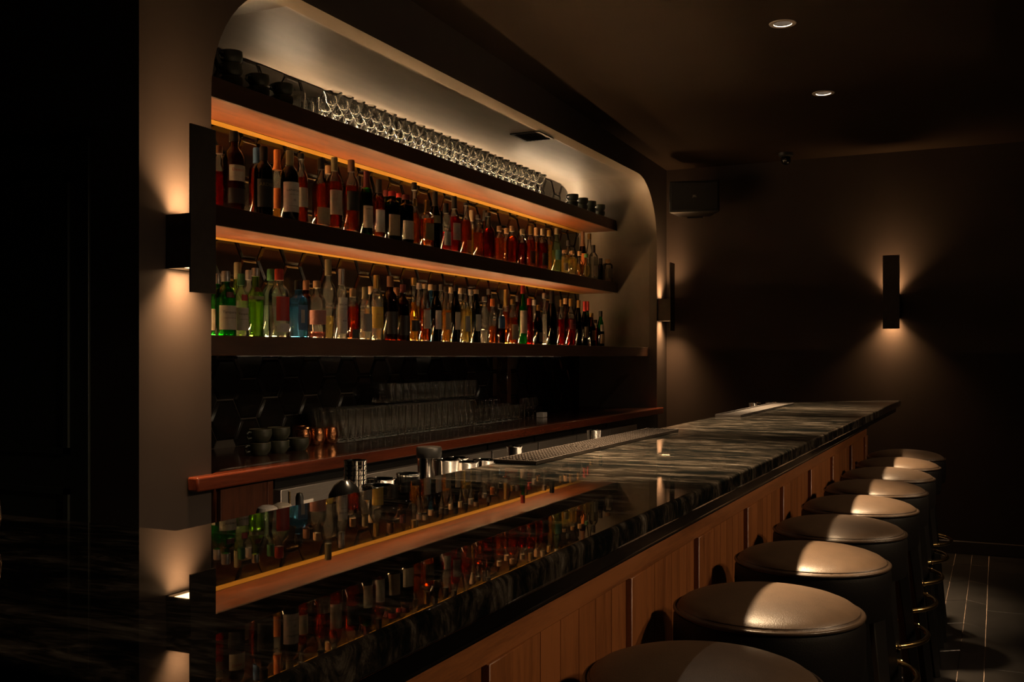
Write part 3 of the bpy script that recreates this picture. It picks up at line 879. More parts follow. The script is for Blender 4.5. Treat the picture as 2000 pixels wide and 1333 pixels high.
def bottle(shelf, px, ytop, w, prof, gl, lq, fill, cap, caph, labels, desc, depth=0.0, yaw=-0.35):
    base = SH[shelf][1] + 0.0004
    Yt = 2.765 + depth
    while True:
        X = xat(px, Yt); s_ = sc_at(X, Yt)
        R = w / 2.0 / s_
        R = max(0.020, min(R, 0.058))
        ok = all(math.hypot(X - a, Yt - c) > (R + r) * 1.03 + 0.001 for a, c, r, sh in PLACED if sh == shelf) and Yt - R > SHY + 0.006
        if ok or Yt + R > 2.985: break
        Yt += 0.006
    if not ok:
        # shrink into the gap that is left
        R = min([math.hypot(X - a, Yt - c) - r - 0.003 for a, c, r, sh in PLACED if sh == shelf and math.hypot(X - a, Yt - c) < 0.2] + [R])
        if R < 0.016: return None
    PLACED.append((X, Yt, R, shelf))
    H = CAMZ + (HOR - ytop) / s_ - base
    H = max(0.12, min(H, 0.395))
    pr, n = PROF[prof]
    place = {'mid': 'middle shelf', 'low': 'lowest shelf'}[shelf]
    t = empty('liquor_bottle', (X, Yt, base), desc + ', ' + place, 'bottle', 'bottles on the ' + place, rz=yaw)
    kn = 1.0 if n == 2.0 else 0.90      # keep square-section bottles inside their circle
    rn = max(prof_r(pr, .95) * R, 0.0130)
    def rad(f, z):
        r = f * R * kn
        return r if z < 0.7 else max(r, 0.0130)
    pts = [(rad(f, z), z * H) for f, z in pr]
    lathe('glass_body', M['g_' + gl], t, pts, 28, n)
    # solid glass foot
    if gl in ('clear', 'green', 'pale', 'seagreen', 'blue'):
        rb = rad(pr[0][0], 0) * 0.97
        lathe('glass_foot', M['f_' + gl], t, [(0, 0.0010), (rb, 0.0010), (rb * 1.06, 0.004), (rb * 1.06, 0.0090), (rb * 0.8, 0.0105), (0, 0.0125)], 24, n, cap0=False, cap1=False)
    # liquid
    if lq:
        top = min(fill, 0.90)
        lp = [(max(0.9 * R * kn * pr[0][0], 0.004), 0.0140)]
        for f, z in pr:
            if z * H > 0.016 and z < top: lp.append((rad(f, z) * 0.955 - 0.0004, z * H))
        if lp[-1][1] < top * H - 1e-4:
            lp.append((rad(prof_r(pr, top), top) * 0.955 - 0.0004, top * H))
        lathe('liquid', M['l_' + lq], t, lp, 28, n)
    # cap
    cr = rn * 1.13
    c0 = 1 - caph
    cp = []
    for f, z in pr:
        if z > c0 + 0.005: cp.append((max(rad(f, z) * 1.06 + 0.0006, cr), z * H))
    cp = [(max(rad(prof_r(pr, c0), c0) * 1.06 + 0.0006, cr), c0 * H)] + cp
    cp = [(r, z) for r, z in cp if z < 0.965 * H] + [(cr, 0.985 * H), (cr * 0.9, H)]
    lathe('cap', M['p_' + cap], t, cp, 20)
    for (z0, z1, half, colr, txt) in labels:
        rows = max(2, int((z1 - z0) / 0.08) + 1); cols = 14
        bm = bmesh.new(); grid = []
        for j in range(rows + 1):
            zz = z0 + (z1 - z0) * j / rows
            row = []
            for i in range(cols + 1):
                a = -PI / 2 + math.radians(half) * (2 * i / cols - 1)
                rr = rad(prof_r(pr, zz), zz) * kfac(a, n) + 0.0007
                row.append(bm.verts.new((rr * math.cos(a), rr * math.sin(a), zz * H)))
            grid.append(row)
        for j in range(rows):
            for i in range(cols):
                bm.faces.new((grid[j][i], grid[j][i+1], grid[j+1][i+1], grid[j+1][i]))
        lo = finish('paper_label', bm, M['p_' + colr], t, 60)
        for words_, tcol, size, zf in ([] if not txt else [txt] if isinstance(txt, tuple) else txt):
            me = text_mesh(words_, size, M['p_' + tcol], 'lettering')
            for v in me.vertices:
                zz = (z0 + (z1 - z0) * zf) + v.co.y / H
                r0 = rad(prof_r(pr, zz), zz)
                a = -PI / 2 + v.co.x / r0
                rr = r0 * kfac(a, n) + 0.0014
                v.co = (rr * math.cos(a), rr * math.sin(a), zz * H)
            obj_from('lettering', me, lo)
    return t
L1 = lambda c, z0=.14, z1=.48, half=62, t=None: [(z0, z1, half, c, t)]
B = bottle
# ---- middle shelf, front row first
B('mid', 457, 257, 41, 'std', 'brown', 'ruby', .70, 'black', .13, [(.36, .56, 55, 'cream', ("Dewar's", 'red', .017, .70)), (.08, .27, 58, 'dark', None)], 'dark red whisky bottle with black cap and two labels beside the pillar')
B('mid', 515, 287, 37, 'round', 'black', 'black', .70, 'black', .20, L1('black', .12, .52, 70, ('ARDBEG', 'olive', .020, .80)), 'near-black whisky bottle with black label and pale lettering')
B('mid', 566, 294, 35, 'round', 'dkgreen', 'dark', .75, 'olive', .22, L1('white', .12, .54, 75, [('LAPHROAIG', 'black', .0125, .72), ('ISLAY SINGLE MALT', 'dark', .0050, .58), ('10', 'dark', .014, .40), ('SCOTCH WHISKY', 'dark', .006, .20)]), 'dark green whisky bottle with big white printed label')
B('mid', 627, 310, 34, 'flask', 'clear', 'whiskey', .62, 'black', .16, L1('beige', .04, .28, 60), 'amber flask-shaped bottle with black cap and low beige label')
B('mid', 653, 308, 30, 'round', 'clear', 'whiskey', .66, 'olive', .19, L1('cream', .20, .54, 66), 'red-amber bottle with olive capsule and tall cream label')
B('mid', 686, 313, 31, 'std', 'clear', 'whiskey', .64, 'brown', .16, L1('black', .30, .56, 66), 'amber bottle with brown stopper and black label')
B('mid', 716, 335, 24, 'std', 'green', 'whiskey', .66, 'maroon', .26, L1('cream', .12, .46, 66, ('JAMESON', 'dark', .010, .85)), 'green whiskey bottle with dark maroon capsule and cream label')
B('mid', 740, 351, 23, 'std', 'clear', 'whiskey', .70, 'dark', .22, L1('white', .10, .48, 66), 'brown whiskey bottle with dark cap and white label')
B('mid', 766, 374, 29, 'jar', 'dkgreen', 'dark', .70, 'red', .10, L1('beige', .10, .52, 62), 'squat dark bottle with red cap and beige label')
B('mid', 793, 381, 28, 'jar', 'black', 'dark', .70, 'maroon', .10, L1('cream', .08, .46, 62), 'squat black bottle with maroon cap and cream label')
B('mid', 809, 357, 22, 'neck', 'clear', 'amber', .52, 'dark', .12, [(.62, .74, 60, 'gold', None)], 'tall clear-necked amber bottle with gold neck label')
B('mid', 834, 391, 25, 'square', 'clear', 'amber', .60, 'gold', .25, L1('olive', .15, .5, 50), 'square amber bottle with gold capsule')
B('mid', 850, 375, 21, 'wine', 'black', 'black', .70, 'black', .25, L1('olive', .45, .58, 60), 'tall slim black bottle with olive band')
B('mid', 871, 398, 20, 'round', 'clear', 'red', .40, 'black', .20, L1('grey', .12, .40, 60), 'small red bottle with black cap and grey label')
B('mid', 887, 384, 25, 'wine', 'clear', 'red', .64, 'black', .22, L1('grey', .22, .52, 50), 'tall clear bottle of bright red liqueur with black capsule')
B('mid', 910, 396, 22, 'wine', 'clear', 'whiskey', .66, 'black', .06, L1('orange', .05, .28, 30), 'slim red-amber bottle with small orange label')
B('mid', 934, 420, 20, 'facet', 'clear', 'amber', .58, 'dark', .10, [], 'faceted amber bottle with low glass stopper')
B('mid', 953, 416, 27, 'flask', 'clear', 'ruby', .66, 'dark', .08, [], 'broad red-brown bottle with round shoulders')
B('mid', 975, 442, 19, 'round', 'clear', 'amber', .66, 'cork', .14, [], 'short bright amber bottle with cork stopper')
B('mid', 1000, 442, 22, 'round', 'clear', 'whiskey', .72, 'cork', .14, [], 'round-shouldered orange-red bottle with cork top')
B('mid', 1020, 448, 18, 'square', 'clear', 'ruby', .62, 'beige', .14, [], 'short dark ruby bottle with beige stopper')
B('mid', 1036, 442, 20, 'round', 'clear', 'whiskey', .66, 'gold', .20, L1('brown', .1, .4, 50), 'amber bottle with gold capsule and brown label')
B('mid', 1060, 447, 22, 'round', 'clear', 'ruby', .64, 'beige', .16, L1('dark', .1, .4, 50), 'dark amber bottle with beige stopper and dark label')
B('mid', 1087, 446, 19, 'wine', 'seagreen', 'straw', .50, 'beige', .14, L1('teal', .28, .50, 60), 'pale green bottle with teal label')
B('mid', 1102, 489, 16, 'round', 'clear', 'straw', .66, 'cork', .12, L1('cream', .15, .45, 50), 'short clear bottle with pale straw spirit')
B('mid', 1118, 490, 16, 'square', 'clear', 'straw', .66, 'cork', .14, [], 'short square clear bottle with wooden stopper')
B('mid', 1132, 491, 17, 'ball', 'clear', 'gold', .50, 'cork', .17, [], 'small round bottle with wooden ball stopper and gold spirit')
B('mid', 1145, 496, 15, 'ball', 'clear', 'straw', .50, 'green', .15, [], 'small round clear bottle with green stopper')
B('mid', 1159, 479, 18, 'round', 'clear', 'clear', .66, 'black', .22, L1('grey', .1, .4, 40), 'clear bottle with wide black cap')
B('mid', 1173, 505, 12, 'wine', 'black', 'black', .60, 'black', .25, [], 'thin black bottle between two clear ones')
B('mid', 1187, 507, 18, 'jar', 'clear', 'clear', .55, 'cork', .16, L1('grey', .2, .6, 50), 'small square frosted bottle at far end')
# behind
B('mid', 427, 285, 34, 'facet', 'clear', 'ruby', .60, 'brown', .12, [], 'cut-glass decanter half hidden by the pillar', .05)
B('mid', 501, 289, 30, 'round', 'clear', 'whiskey', .70, 'blue', .22, L1('blue', .2, .5, 30), 'amber bottle with blue capsule behind the near-black one', .07)
B('mid', 541, 293, 26, 'wine', 'clear', 'gold', .44, 'orange', .28, L1('orange', .18, .46, 80), 'clear bottle with long orange capsule and orange label', .06)
B('mid', 588, 300, 26, 'round', 'clear', 'whiskey', .66, 'black', .08, L1('cream', .25, .52, 66), 'clear-necked red-amber bottle with short black cap', .05)
B('mid', 641, 324, 22, 'std', 'clear', 'amber', .66, 'cork', .12, [], 'amber bottle with cork behind the flask', .09)
B('mid', 700, 345, 26, 'std', 'brown', 'dark', .66, 'black', .16, [], 'dark brown bottle behind the brown-stoppered one', .09)
B('mid', 754, 372, 22, 'wine', 'dkgreen', 'dark', .66, 'maroon', .12, [], 'dark green bottle behind the squat ones', .09)
B('mid', 779, 378, 20, 'wine', 'dkgreen', 'dark', .6, 'red', .08, [], 'slim green bottle with red top behind the squat pair', .09)
B('mid', 921, 411, 16, 'wine', 'clear', 'gold', .6, 'beige', .22, [], 'slim golden bottle with beige capsule', .09)
B('mid', 947, 411, 17, 'wine', 'brown', 'dark', .66, 'black', .2, [], 'dark slim bottle with black capsule behind the broad one', .10)
B('mid', 989, 446, 17, 'round', 'clear', 'amber', .66, 'cork', .14, [], 'amber bottle peeking behind the orange-red pair', .09)
B('mid', 1047, 445, 18, 'round', 'clear', 'amber', .66, 'cork', .18, [], 'amber bottle behind the gold-capsuled one', .09)
B('mid', 1072, 450, 18, 'round', 'clear', 'gold', .66, 'gold', .14, [], 'golden bottle with rounded neck behind dark amber one', .09)
B('mid', 1110, 470, 16, 'std', 'clear', 'gold', .6, 'black', .14, [], 'gold bottle with black cap behind the short clear ones', .10)
B('mid', 1138, 453, 15, 'wine', 'brown', 'amber', .7, 'brown', .30, L1('orange', .3, .55, 80), 'tall brown-topped bottle behind the round ones', .10)
B('mid', 1151, 457, 14, 'wine', 'clear', 'clear', .6, 'gold', .12, [], 'tall clear bottle with gold cap near the shelf end', .08)
# ---- lowest shelf, front row first
B('low', 441, 530, 40, 'round', 'green', 'clear', .60, 'silver', .16, [(.12, .48, 66, 'cream', [('Tanqueray', 'dark', .0150, .72), ('LONDON DRY GIN', 'dark', .0062, .48)]), (.60, .68, 24, 'maroon', None)], 'bright green gin bottle with silver cap and cream label')
B('low', 471, 535, 28, 'round', 'clear', 'clear', .58, 'green', .18, [(.12, .47, 66, 'cream', [('Tanqueray', 'dark', .0115, .72), ('LONDON DRY GIN', 'dark', .0048, .48)]), (.58, .67, 26, 'red', None)], 'clear gin bottle with green cap and red seal')
B('low', 499, 524, 33, 'facet', 'pale', 'lime', .52, 'silver', .12, [(.55, .60, 80, 'olive', None), (.66, .73, 30, 'maroon', None)], 'fluted pale green gin bottle with silver cap')
B('low', 545, 526, 40, 'round', 'clear', 'clear', .48, 'red', .16, [(.26, .60, 46, 'red', None), (.10, .22, 46, 'white', None)], 'broad clear bottle with red cap and red label')
B('low', 583, 548, 35, 'square', 'blue', 'clear', .55, 'black', .16, [(.16, .58, 34, 'blue', None), (.28, .50, 14, 'white', None)], 'square pale blue gin bottle with black cap')
B('low', 619, 549, 35, 'round', 'clear', 'pink', .14, 'cork', .12, L1('pink', .26, .50, 85), 'clear bottle with pink label and cork stopper')
B('low', 641, 507, 30, 'bulb', 'clear', 'straw', .30, 'olive', .20, [], 'tallest bulb-shouldered clear bottle with olive capsule')
B('low', 667, 526, 23, 'std', 'clear', 'clear', .50, 'silver', .22, L1('white', .10, .60, 66, [('BACARDI', 'black', .0125, .80), ('CARTA BLANCA', 'dark', .006, .68), ('RUM', 'dark', .010, .35)]), 'clear rum bottle with silver cap and white lettered label')
B('low', 689, 564, 22, 'square', 'clear', 'whiskey', .66, 'cork', .16, L1('dark', .05, .22, 40), 'short orange-red bottle with cork top')
B('low', 713, 561, 27, 'std', 'clear', 'clear', .22, 'olive', .22, L1('grey', .18, .5, 50), 'clear bottle with olive capsule and grey label')
B('low', 735, 538, 27, 'round', 'clear', 'clear', .40, 'gold', .20, L1('yellow', .20, .52, 76, ('Havana Club', 'red', .008, .66)), 'clear rum bottle with gold cap and yellow label')
B('low', 762, 540, 30, 'round', 'brown', 'dark', .66, 'brown', .16, L1('dark', .12, .46, 60), 'dark brown rum bottle with brown cap and dark label')
B('low', 787, 556, 27, 'round', 'brown', 'dark', .66, 'maroon', .14, L1('dark', .12, .46, 60), 'dark red-brown rum bottle with maroon cap')
B('low', 808, 543, 22, 'neck', 'clear', 'gold', .62, 'gold', .12, L1('dark', .18, .34, 60), 'tall clear bottle with gold cap and golden spirit')
B('low', 830, 555, 22, 'std', 'clear', 'amber', .58, 'beige', .08, L1('cream', .24, .56, 50), 'orange-amber bottle with cream label and short cap')
B('low', 852, 557, 20, 'std', 'black', 'black', .66, 'black', .10, L1('white', .24, .56, 46), 'black bottle with white label next to orange-amber one')
B('low', 871, 560, 19, 'std', 'clear', 'gold', .58, 'dark', .10, L1('beige', .24, .54, 46), 'gold bottle with beige label between two black ones')
B('low', 890, 558, 18, 'std', 'black', 'black', .66, 'black', .10, L1('cream', .24, .54, 46), 'black bottle with cream label beside the gold one')
B('low', 909, 564, 20, 'std', 'clear', 'straw', .62, 'dark', .10, L1('grey', .22, .5, 40), 'pale straw bottle with grey label')
B('low', 930, 566, 18, 'std', 'black', 'black', .66, 'beige', .08, L1('white', .24, .54, 46), 'black bottle with white label and beige cap')
B('low', 946, 580, 16, 'round', 'clear', 'clear', .30, 'silver', .10, [], 'clear bottle with little spirit left')
B('low', 962, 584, 17, 'round', 'clear', 'amber', .40, 'orange', .16, [], 'half-full amber bottle with orange cap')
B('low', 977, 594, 17, 'square', 'clear', 'dark', .40, 'black', .12, L1('blue', .40, .70, 60), 'square bottle with dark blue label')
B('low', 1001, 585, 20, 'round', 'clear', 'amber', .60, 'gold', .12, L1('beige', .12, .45, 50), 'amber bottle with gold cap and beige label')
B('low', 1021, 558, 17, 'wine', 'green', 'clear', .6, 'red', .14, L1('cream', .20, .58, 80), 'tall green bottle with red capsule and long cream label')
B('low', 1034, 583, 14, 'std', 'red', 'red', .6, 'red', .14, [], 'dark red bottle with red cap beside the green one')
B('low', 1051, 596, 18, 'flask', 'brown', 'dark', .6, 'gold', .14, L1('beige', .10, .32, 28), 'squat dark bottle with gold neck')
B('low', 1078, 569, 21, 'wine', 'dkgreen', 'dark', .7, 'black', .22, [], 'tall dark green bottle with black capsule')
B('low', 1096, 586, 15, 'std', 'clear', 'red', .58, 'gold', .14, [], 'slim bright red bottle with gold cap')
B('low', 1115, 584, 19, 'std', 'clear', 'red', .58, 'gold', .16, L1('maroon', .36, .56, 60, ('CAMPARI', 'white', .008, .5)), 'red aperitif bottle with gold cap and lettered label')
B('low', 1130, 587, 14, 'wine', 'black', 'dark', .7, 'gold', .16, [], 'dark bottle with gold capsule near shelf end')
B('low', 1142, 589, 14, 'wine', 'dkgreen', 'dark', .7, 'red', .22, L1('beige', .2, .44, 50), 'dark green bottle with red capsule and beige label')
B('low', 1155, 612, 17, 'flask', 'brown', 'dark', .6, 'gold', .12, L1('gold', .2, .48, 40), 'squat brown bottle with gold cap and gold label')
B('low', 1173, 608, 15, 'wine', 'green', 'dark', .5, 'black', .16, [(.10, .36, 50, 'beige', None), (.44, .62, 50, 'white', None)], 'small green bottle with black cap at the far end')
# behind
B('low', 424, 535, 34, 'round', 'green', 'clear', .60, 'silver', .16, L1('cream', .12, .45, 66), 'green gin bottle half hidden by the pillar', .06)
B('low', 464, 513, 26, 'wine', 'pale', None, .5, 'olive', .22, [], 'pale green bottle behind the clear gin', .09)
B('low', 486, 528, 24, 'std', 'clear', 'clear', .6, 'silver', .14, [], 'clear bottle with silver cap behind the fluted one', .10)
B('low', 529, 526, 34, 'round', 'seagreen', 'clear', .48, 'green', .16, L1('white', .2, .6, 40), 'broad clear bottle with green cap behind the red-capped one', .06)
B('low', 598, 548, 26, 'round', 'brown', 'amber', .6, 'brown', .16, [], 'brown bottle behind the blue gin', .10)
B('low', 724, 560, 24, 'std', 'clear', 'gold', .6, 'beige', .14, [], 'golden bottle behind the grey-labelled one', .10)
B('low', 774, 562, 24, 'round', 'clear', 'ruby', .66, 'brown', .14, [], 'red-brown bottle behind the dark rums', .10)
B('low', 818, 553, 20, 'std', 'clear', 'gold', .6, 'silver', .10, [], 'golden bottle behind the tall gold-capped one', .08)
B('low', 841, 556, 18, 'std', 'blue', 'clear', .6, 'beige', .10, [], 'bluish bottle behind the orange-amber one', .10)
B('low', 862, 556, 16, 'std', 'clear', 'gold', .6, 'dark', .10, [], 'golden bottle behind the first black one', .10)
B('low', 880, 562, 16, 'std', 'clear', 'gold', .6, 'beige', .10, [], 'golden bottle behind the second black one', .10)
B('low', 899, 563, 16, 'std', 'clear', 'straw', .6, 'beige', .10, [], 'straw bottle behind the cream-labelled black one', .10)
B('low', 919, 566, 16, 'std', 'clear', 'straw', .6, 'silver', .10, [], 'straw bottle behind the white-labelled black one', .10)
B('low', 955, 565, 17, 'std', 'brown', 'dark', .6, 'dark', .10, [], 'dark brown bottle behind the orange-capped one', .10)
B('low', 988, 566, 14, 'wine', 'clear', 'amber', .6, 'gold', .30, [], 'slim amber bottle with long gold capsule', .09)
B('low', 1011, 578, 15, 'std', 'brown', 'dark', .6, 'dark', .12, [], 'dark bottle behind the beige-labelled amber one', .10)
B('low', 1043, 586, 14, 'std', 'clear', 'red', .5, 'silver', .12, [], 'small red bottle behind the squat dark one', .10)
B('low', 1063, 573, 11, 'wine', 'clear', 'clear', .6, 'silver', .10, [], 'slender clear bottle beside the tall dark green one', .05)
B('low', 1104, 583, 14, 'std', 'brown', 'red', .6, 'cork', .12, [], 'reddish bottle with cork behind the aperitif', .10)
B('low', 1147, 589, 12, 'wine', 'dkgreen', 'dark', .7, 'red', .20, [], 'slim dark bottle with red capsule behind the squat brown one', .09)
B('low', 1163, 625, 14, 'std', 'clear', 'red', .7, 'dark', .12, [], 'short red bottle beside the small green one', .06)

# ================================================================== GLASSWARE
def mesh_of(name, prof, mat, seg=24, n=2.0, closed=True, sm=40):
    bm = bmesh.new()
    bm_lathe(bm, prof, seg, n, cap0=False, cap1=False)
    bmesh.ops.recalc_face_normals(bm, faces=bm.faces)
    me = bpy.data.meshes.new(name); bm.to_mesh(me); bm.free()
    me.materials.append(mat)
    for p in me.polygons: p.use_smooth = True
    me.set_sharp_from_angle(angle=math.radians(sm))
    return me
def coupe_prof(H=0.138, R=0.0455, zb=0.064):
    o = [(0, 0), (0.031, 0), (0.031, 0.0025), (0.012, 0.006), (0.0056, 0.012), (0.0046, 0.045), (0.0056, zb - 0.006)]
    o += [(0.008, zb), (0.019, zb + 0.016), (0.030, zb + 0.034), (0.0355, zb + 0.047), (0.0385, zb + 0.058), (R + 0.001, H)]
    o += [(R - 0.001, H + 0.0003), (0.0362, zb + 0.0592), (0.0332, zb + 0.0475), (0.0276, zb + 0.0345), (0.0165, zb + 0.0180), (0.006, zb + 0.006), (0, zb + 0.004)]
    return o
coupe_me = mesh_of('coupe_glass', coupe_prof(), M['clear_glass'], 24)
def tumbler_prof(R, H, w=0.0018, base=0.010, taper=0.94):
    return [(0, 0), (R * taper - 0.003, 0), (R * taper, 0.002), (R, H), (R - w, H + 0.0004), (R * taper - w, base + 0.002), (R * taper - w - 0.004, base), (0, base)]
highball_me = mesh_of('highball_glass', tumbler_prof(0.029, 0.150), M['clear_glass'], 20)
rocks_me = mesh_of('rocks_glass', tumbler_prof(0.038, 0.092, 0.002, 0.014), M['clear_glass'], 20)
shot_me = mesh_of('short_tumbler', tumbler_prof(0.033, 0.100, 0.0018, 0.010), M['clear_glass'], 20)
tulip_me = mesh_of('tulip_glass', [(0, 0), (0.028, 0), (0.028, 0.0016), (0.006, 0.006), (0.004, 0.03), (0.012, 0.038), (0.028, 0.055), (0.033, 0.075), (0.031, 0.10), (0.026, 0.125), (0.025, 0.1253), (0.0296, 0.10), (0.0315, 0.075), (0.0265, 0.056), (0.010, 0.041), (0, 0.0395)], M['clear_glass'], 20)
copper_me = mesh_of('copper_cup', [(0, 0), (0.028, 0), (0.036, 0.012), (0.040, 0.032), (0.038, 0.055), (0.035, 0.075), (0.0335, 0.0753), (0.0362, 0.055), (0.0380, 0.032), (0.0342, 0.014), (0.026, 0.006), (0, 0.006)], M['copper'], 20, sm=40)
# ---- stemware on the highest shelf
zt_ = SH['top'][1] + 0.0004
rn_ = ('front', 'second', 'rear')
for row, (Yr, a, c) in enumerate(((2.760, 3.90, 6.42), (2.855, 3.94, 6.40), (2.950, 4.05, 6.36))):
    n_ = int((c - a) / 0.0945)
    for i in range(n_):
        s = obj_from('coupe_glass', coupe_me, None, (a + i * 0.0945 + (0.047 if row == 1 else 0.0), Yr, zt_), (0, 0, random.random()))
        tag(s, 'clear flared coupe glass in %s row of the highest shelf' % rn_[row], 'glass', rn_[row] + ' row of coupe glasses')
for i, px in enumerate((580, 612)):
    Yg = 2.80
    s = obj_from('rocks_glass', rocks_me, None, (xat(px, Yg), Yg, zt_))
    tag(s, ('short clear tumbler on highest shelf beside the dark mugs', 'short clear tumbler on highest shelf beside the first coupe')[i], 'glass')

# ---- glazed mugs
def make_mug():
    t = empty('mug', (0, 0, 0), 'x', 'mug')
    body = [(0, 0), (0.030, 0), (0.032, 0.003), (0.043, 0.020), (0.046, 0.034), (0.0445, 0.050), (0.0415, 0.050), (0.043, 0.034), (0.040, 0.021), (0.029, 0.006), (0, 0.006)]
    lathe('body', M['mug_glaze'], t, body, 28, cap0=False, cap1=False)
    lathe('rim', M['mug_rim'], t, [(0.0413, 0.0501), (0.0411, 0.0525), (0.0447, 0.0525), (0.0447, 0.0501)], 28, cap0=False, cap1=False)
    pts = [(-0.042, 0, 0.040), (-0.055, 0, 0.043), (-0.065, 0, 0.036), (-0.067, 0, 0.026), (-0.060, 0, 0.016), (-0.043, 0, 0.018)]
    tube('handle', M['mug_glaze'], t, pts, 0.0045, 8)
    return t
mug0 = make_mug(); used = [False]
def mug(x, y, z, rz, lab, grp):
    o = mug0 if not used[0] else copy_tree(mug0)
    used[0] = True
    o.location = (x, y, z); o.rotation_euler = (0, 0, rz)
    o['label'] = lab; o['group'] = grp
zb_ = BBZ + 0.0004
MX = []
for px, Yr in ((497, 2.70), (540, 2.68), (588, 2.66)):
    x = xat(px, Yr)
    if MX: x = max(x, MX[-1] + 0.118)
    MX.append(x)
nm_ = ('nearest the pillar', 'in the middle', 'beside the copper glasses')
for i, x in enumerate(MX):
    mug(x, 2.675, zb_, -0.3, 'olive-glazed mug in bottom row on the back counter, ' + nm_[i], 'mugs on the back counter')
for i, x in enumerate(MX[:2]):
    mug(x + 0.012, 2.680, zb_ + 0.053, -0.25, 'olive-glazed mug stacked on top on the back counter, ' + nm_[i], 'mugs on the back counter')
for k, (px, nlev) in enumerate(((452, 3), (505, 2), (552, 2))):
    x = xat(px, 2.80)
    for l in range(nlev):
        mug(x, 2.80, zt_ + l * 0.053, -0.3 + 0.1 * l, 'dark mug in %s mug stack from the pillar on the highest shelf, level %s' % (('first', 'second', 'third')[k], ('one', 'two', 'three')[l]), 'mugs stacked near the pillar on the highest shelf')
for k, px in enumerate((1117, 1136, 1152, 1170)):
    x = xat(px, 2.79)
    for l in range(2):
        mug(x + 0.01 * l, 2.79, zt_ + l * 0.053, -0.3, 'dark mug in stack at far end of highest shelf, %s, %s' % (('next to the coupes', 'second from the coupes', 'third from the coupes', 'nearest the alcove side')[k], ('lower', 'upper')[l]), 'mugs stacked at the far end of the highest shelf')

# ---- glasses on the back counter
def put(name, me, x, y, z, lab, grp):
    return tag(obj_from(name, me, None, (x, y, z), (0, 0, random.random() * 3)), lab, 'glass', grp)
for row in range(4):
    Yr = 2.735 + row * 0.066
    x = 3.945 + row * 0.018
    while x < 5.25:
        put('highball_glass', highball_me, x, Yr + random.uniform(-.002, .002), zb_, 'clear highball glass in %s row on the back counter' % ('front', 'second', 'third', 'rear')[row], ('front', 'second', 'third', 'rear')[row] + ' row of highball glasses')
        x += 0.0635
for row in range(3):
    Yr = 2.745 + row * 0.085
    x = 5.33
    while x < 5.98:
        me, nm2 = ((rocks_me, 'rocks_glass'), (shot_me, 'short_tumbler'), (tulip_me, 'tulip_glass'))[row]
        put(nm2, me, x, Yr, zb_, ('clear rocks glass beside the highballs on the back counter', 'clear short tumbler behind the rocks glasses', 'clear tulip glass behind the short tumblers')[row], ('rocks glasses beside the highballs', 'short tumblers behind rocks glasses', 'tulip glasses at the rear')[row])
        x += 0.082
for i in range(3):
    put('tulip_glass', tulip_me, 6.10 + i * 0.075, 2.80, zb_, 'clear tulip glass at the far end of the glass rows', 'tulip glasses at far end')
# second tier standing on a glass sheet
ztier = zb_ + 0.1512
sh_ = box('glass_sheet', M['clear_glass'], None, -0.52, 0.52, -0.085, 0.085, 0, 0.004, 0.001, 1)
sh_.location = (5.02 - 0.02, 2.89, ztier); tag(sh_, 'thin glass sheet laid over the highball glasses', 'glass sheet')
for row in range(2):
    Yr = 2.850 + row * 0.078
    for i in range(13):
        put('short_tumbler', shot_me, 4.54 + i * 0.076 + 0.02 * row, Yr, ztier + 0.0044, 'clear tumbler standing on the glass sheet, %s row' % ('front', 'rear')[row], ('front', 'rear') [row] + ' tumblers on the glass sheet')
for i, (px, Yr) in enumerate(((590, 2.78), (618, 2.765), (644, 2.75), (594, 2.868), (586, 2.96))):
    tag(put('copper_cup', copper_me, xat(px, Yr), Yr, zb_, 'hammered copper-coloured cup between mugs and highball glasses', 'copper-coloured cups'), cat='cup')
bx = box('small_box', M['white_plastic'], None, -0.035, 0.035, -0.025, 0.025, 0, 0.032, 0.004, 2); bx.location = (6.16, 2.70, zb_)
tag(bx, 'small white box past the last glasses on the back counter', 'box')

# ================================================================== BARTENDER STATION
ws = empty('work_station', (0, 0, 0), 'stainless steel work shelf behind the bar counter', 'work shelf')
box('worktop', M['steel'], ws, 1.6, 5.4, CB + 0.012, 1.62, 0.925, 0.950, 0.003, 1)
box('back_rail', M['steel'], ws, 1.6, 5.4, CB + 0.013, CB + 0.022, 0.951, 1.03)
for x in (1.65, 2.9, 4.1, 5.35):
    for y in (CB + 0.05, 1.58):
        lathe('leg', M['steel'], ws, [(0.018, 0.0), (0.018, 0.924)], 12).location = (x, y, 0)
WZ = 0.9504
def tin_prof(R, H, t=0.0012):
    return [(0, 0), (R * 0.70, 0), (R * 0.73, 0.004), (R * 0.97, H - 0.004), (R, H - 0.002), (R, H), (R - t, H), (R * 0.97 - t, H - 0.004), (R * 0.73 - t, 0.006), (0, 0.005)]
tin_me = mesh_of('shaker_tin', tin_prof(0.040, 0.130), M['chrome'], 28)
small_tin_me = mesh_of('shaker_tin', tin_prof(0.030, 0.100), M['chrome'], 28)
def tin(px, py, Y, me, H, lab, n=1, dz=0.012):
    """py = picture row of the topmost rim; n > 5 = nested tins, whose rims rib the stack"""
    X = xat(px, Y); z = zat(px, py, Y)
    if n > 5:
        n = max(n, int(round((z - H - WZ) / dz)) + 1)
        for k in range(n):
            tag(obj_from('shaker_tin', me, None, (X, Y, WZ + k * dz + k * 0.0002)), lab + ', nested in a stack', 'cocktail tin', lab)
        return
    R = 0.030 if me is small_tin_me else 0.038
    hm = mesh_of('shaker_tin', tin_prof(R, z - WZ), M['chrome'], 28)
    tag(obj_from('shaker_tin', hm, None, (X, Y, WZ)), lab, 'cocktail tin')
tin(694, 914, 1.487, small_tin_me, 0.100, 'slim steel cocktail tin beside the black domed shaker', 8)
tin(744, 935, 1.395, tin_me, 0.130, 'wide steel cocktail tin in front of the slim stack', 2)
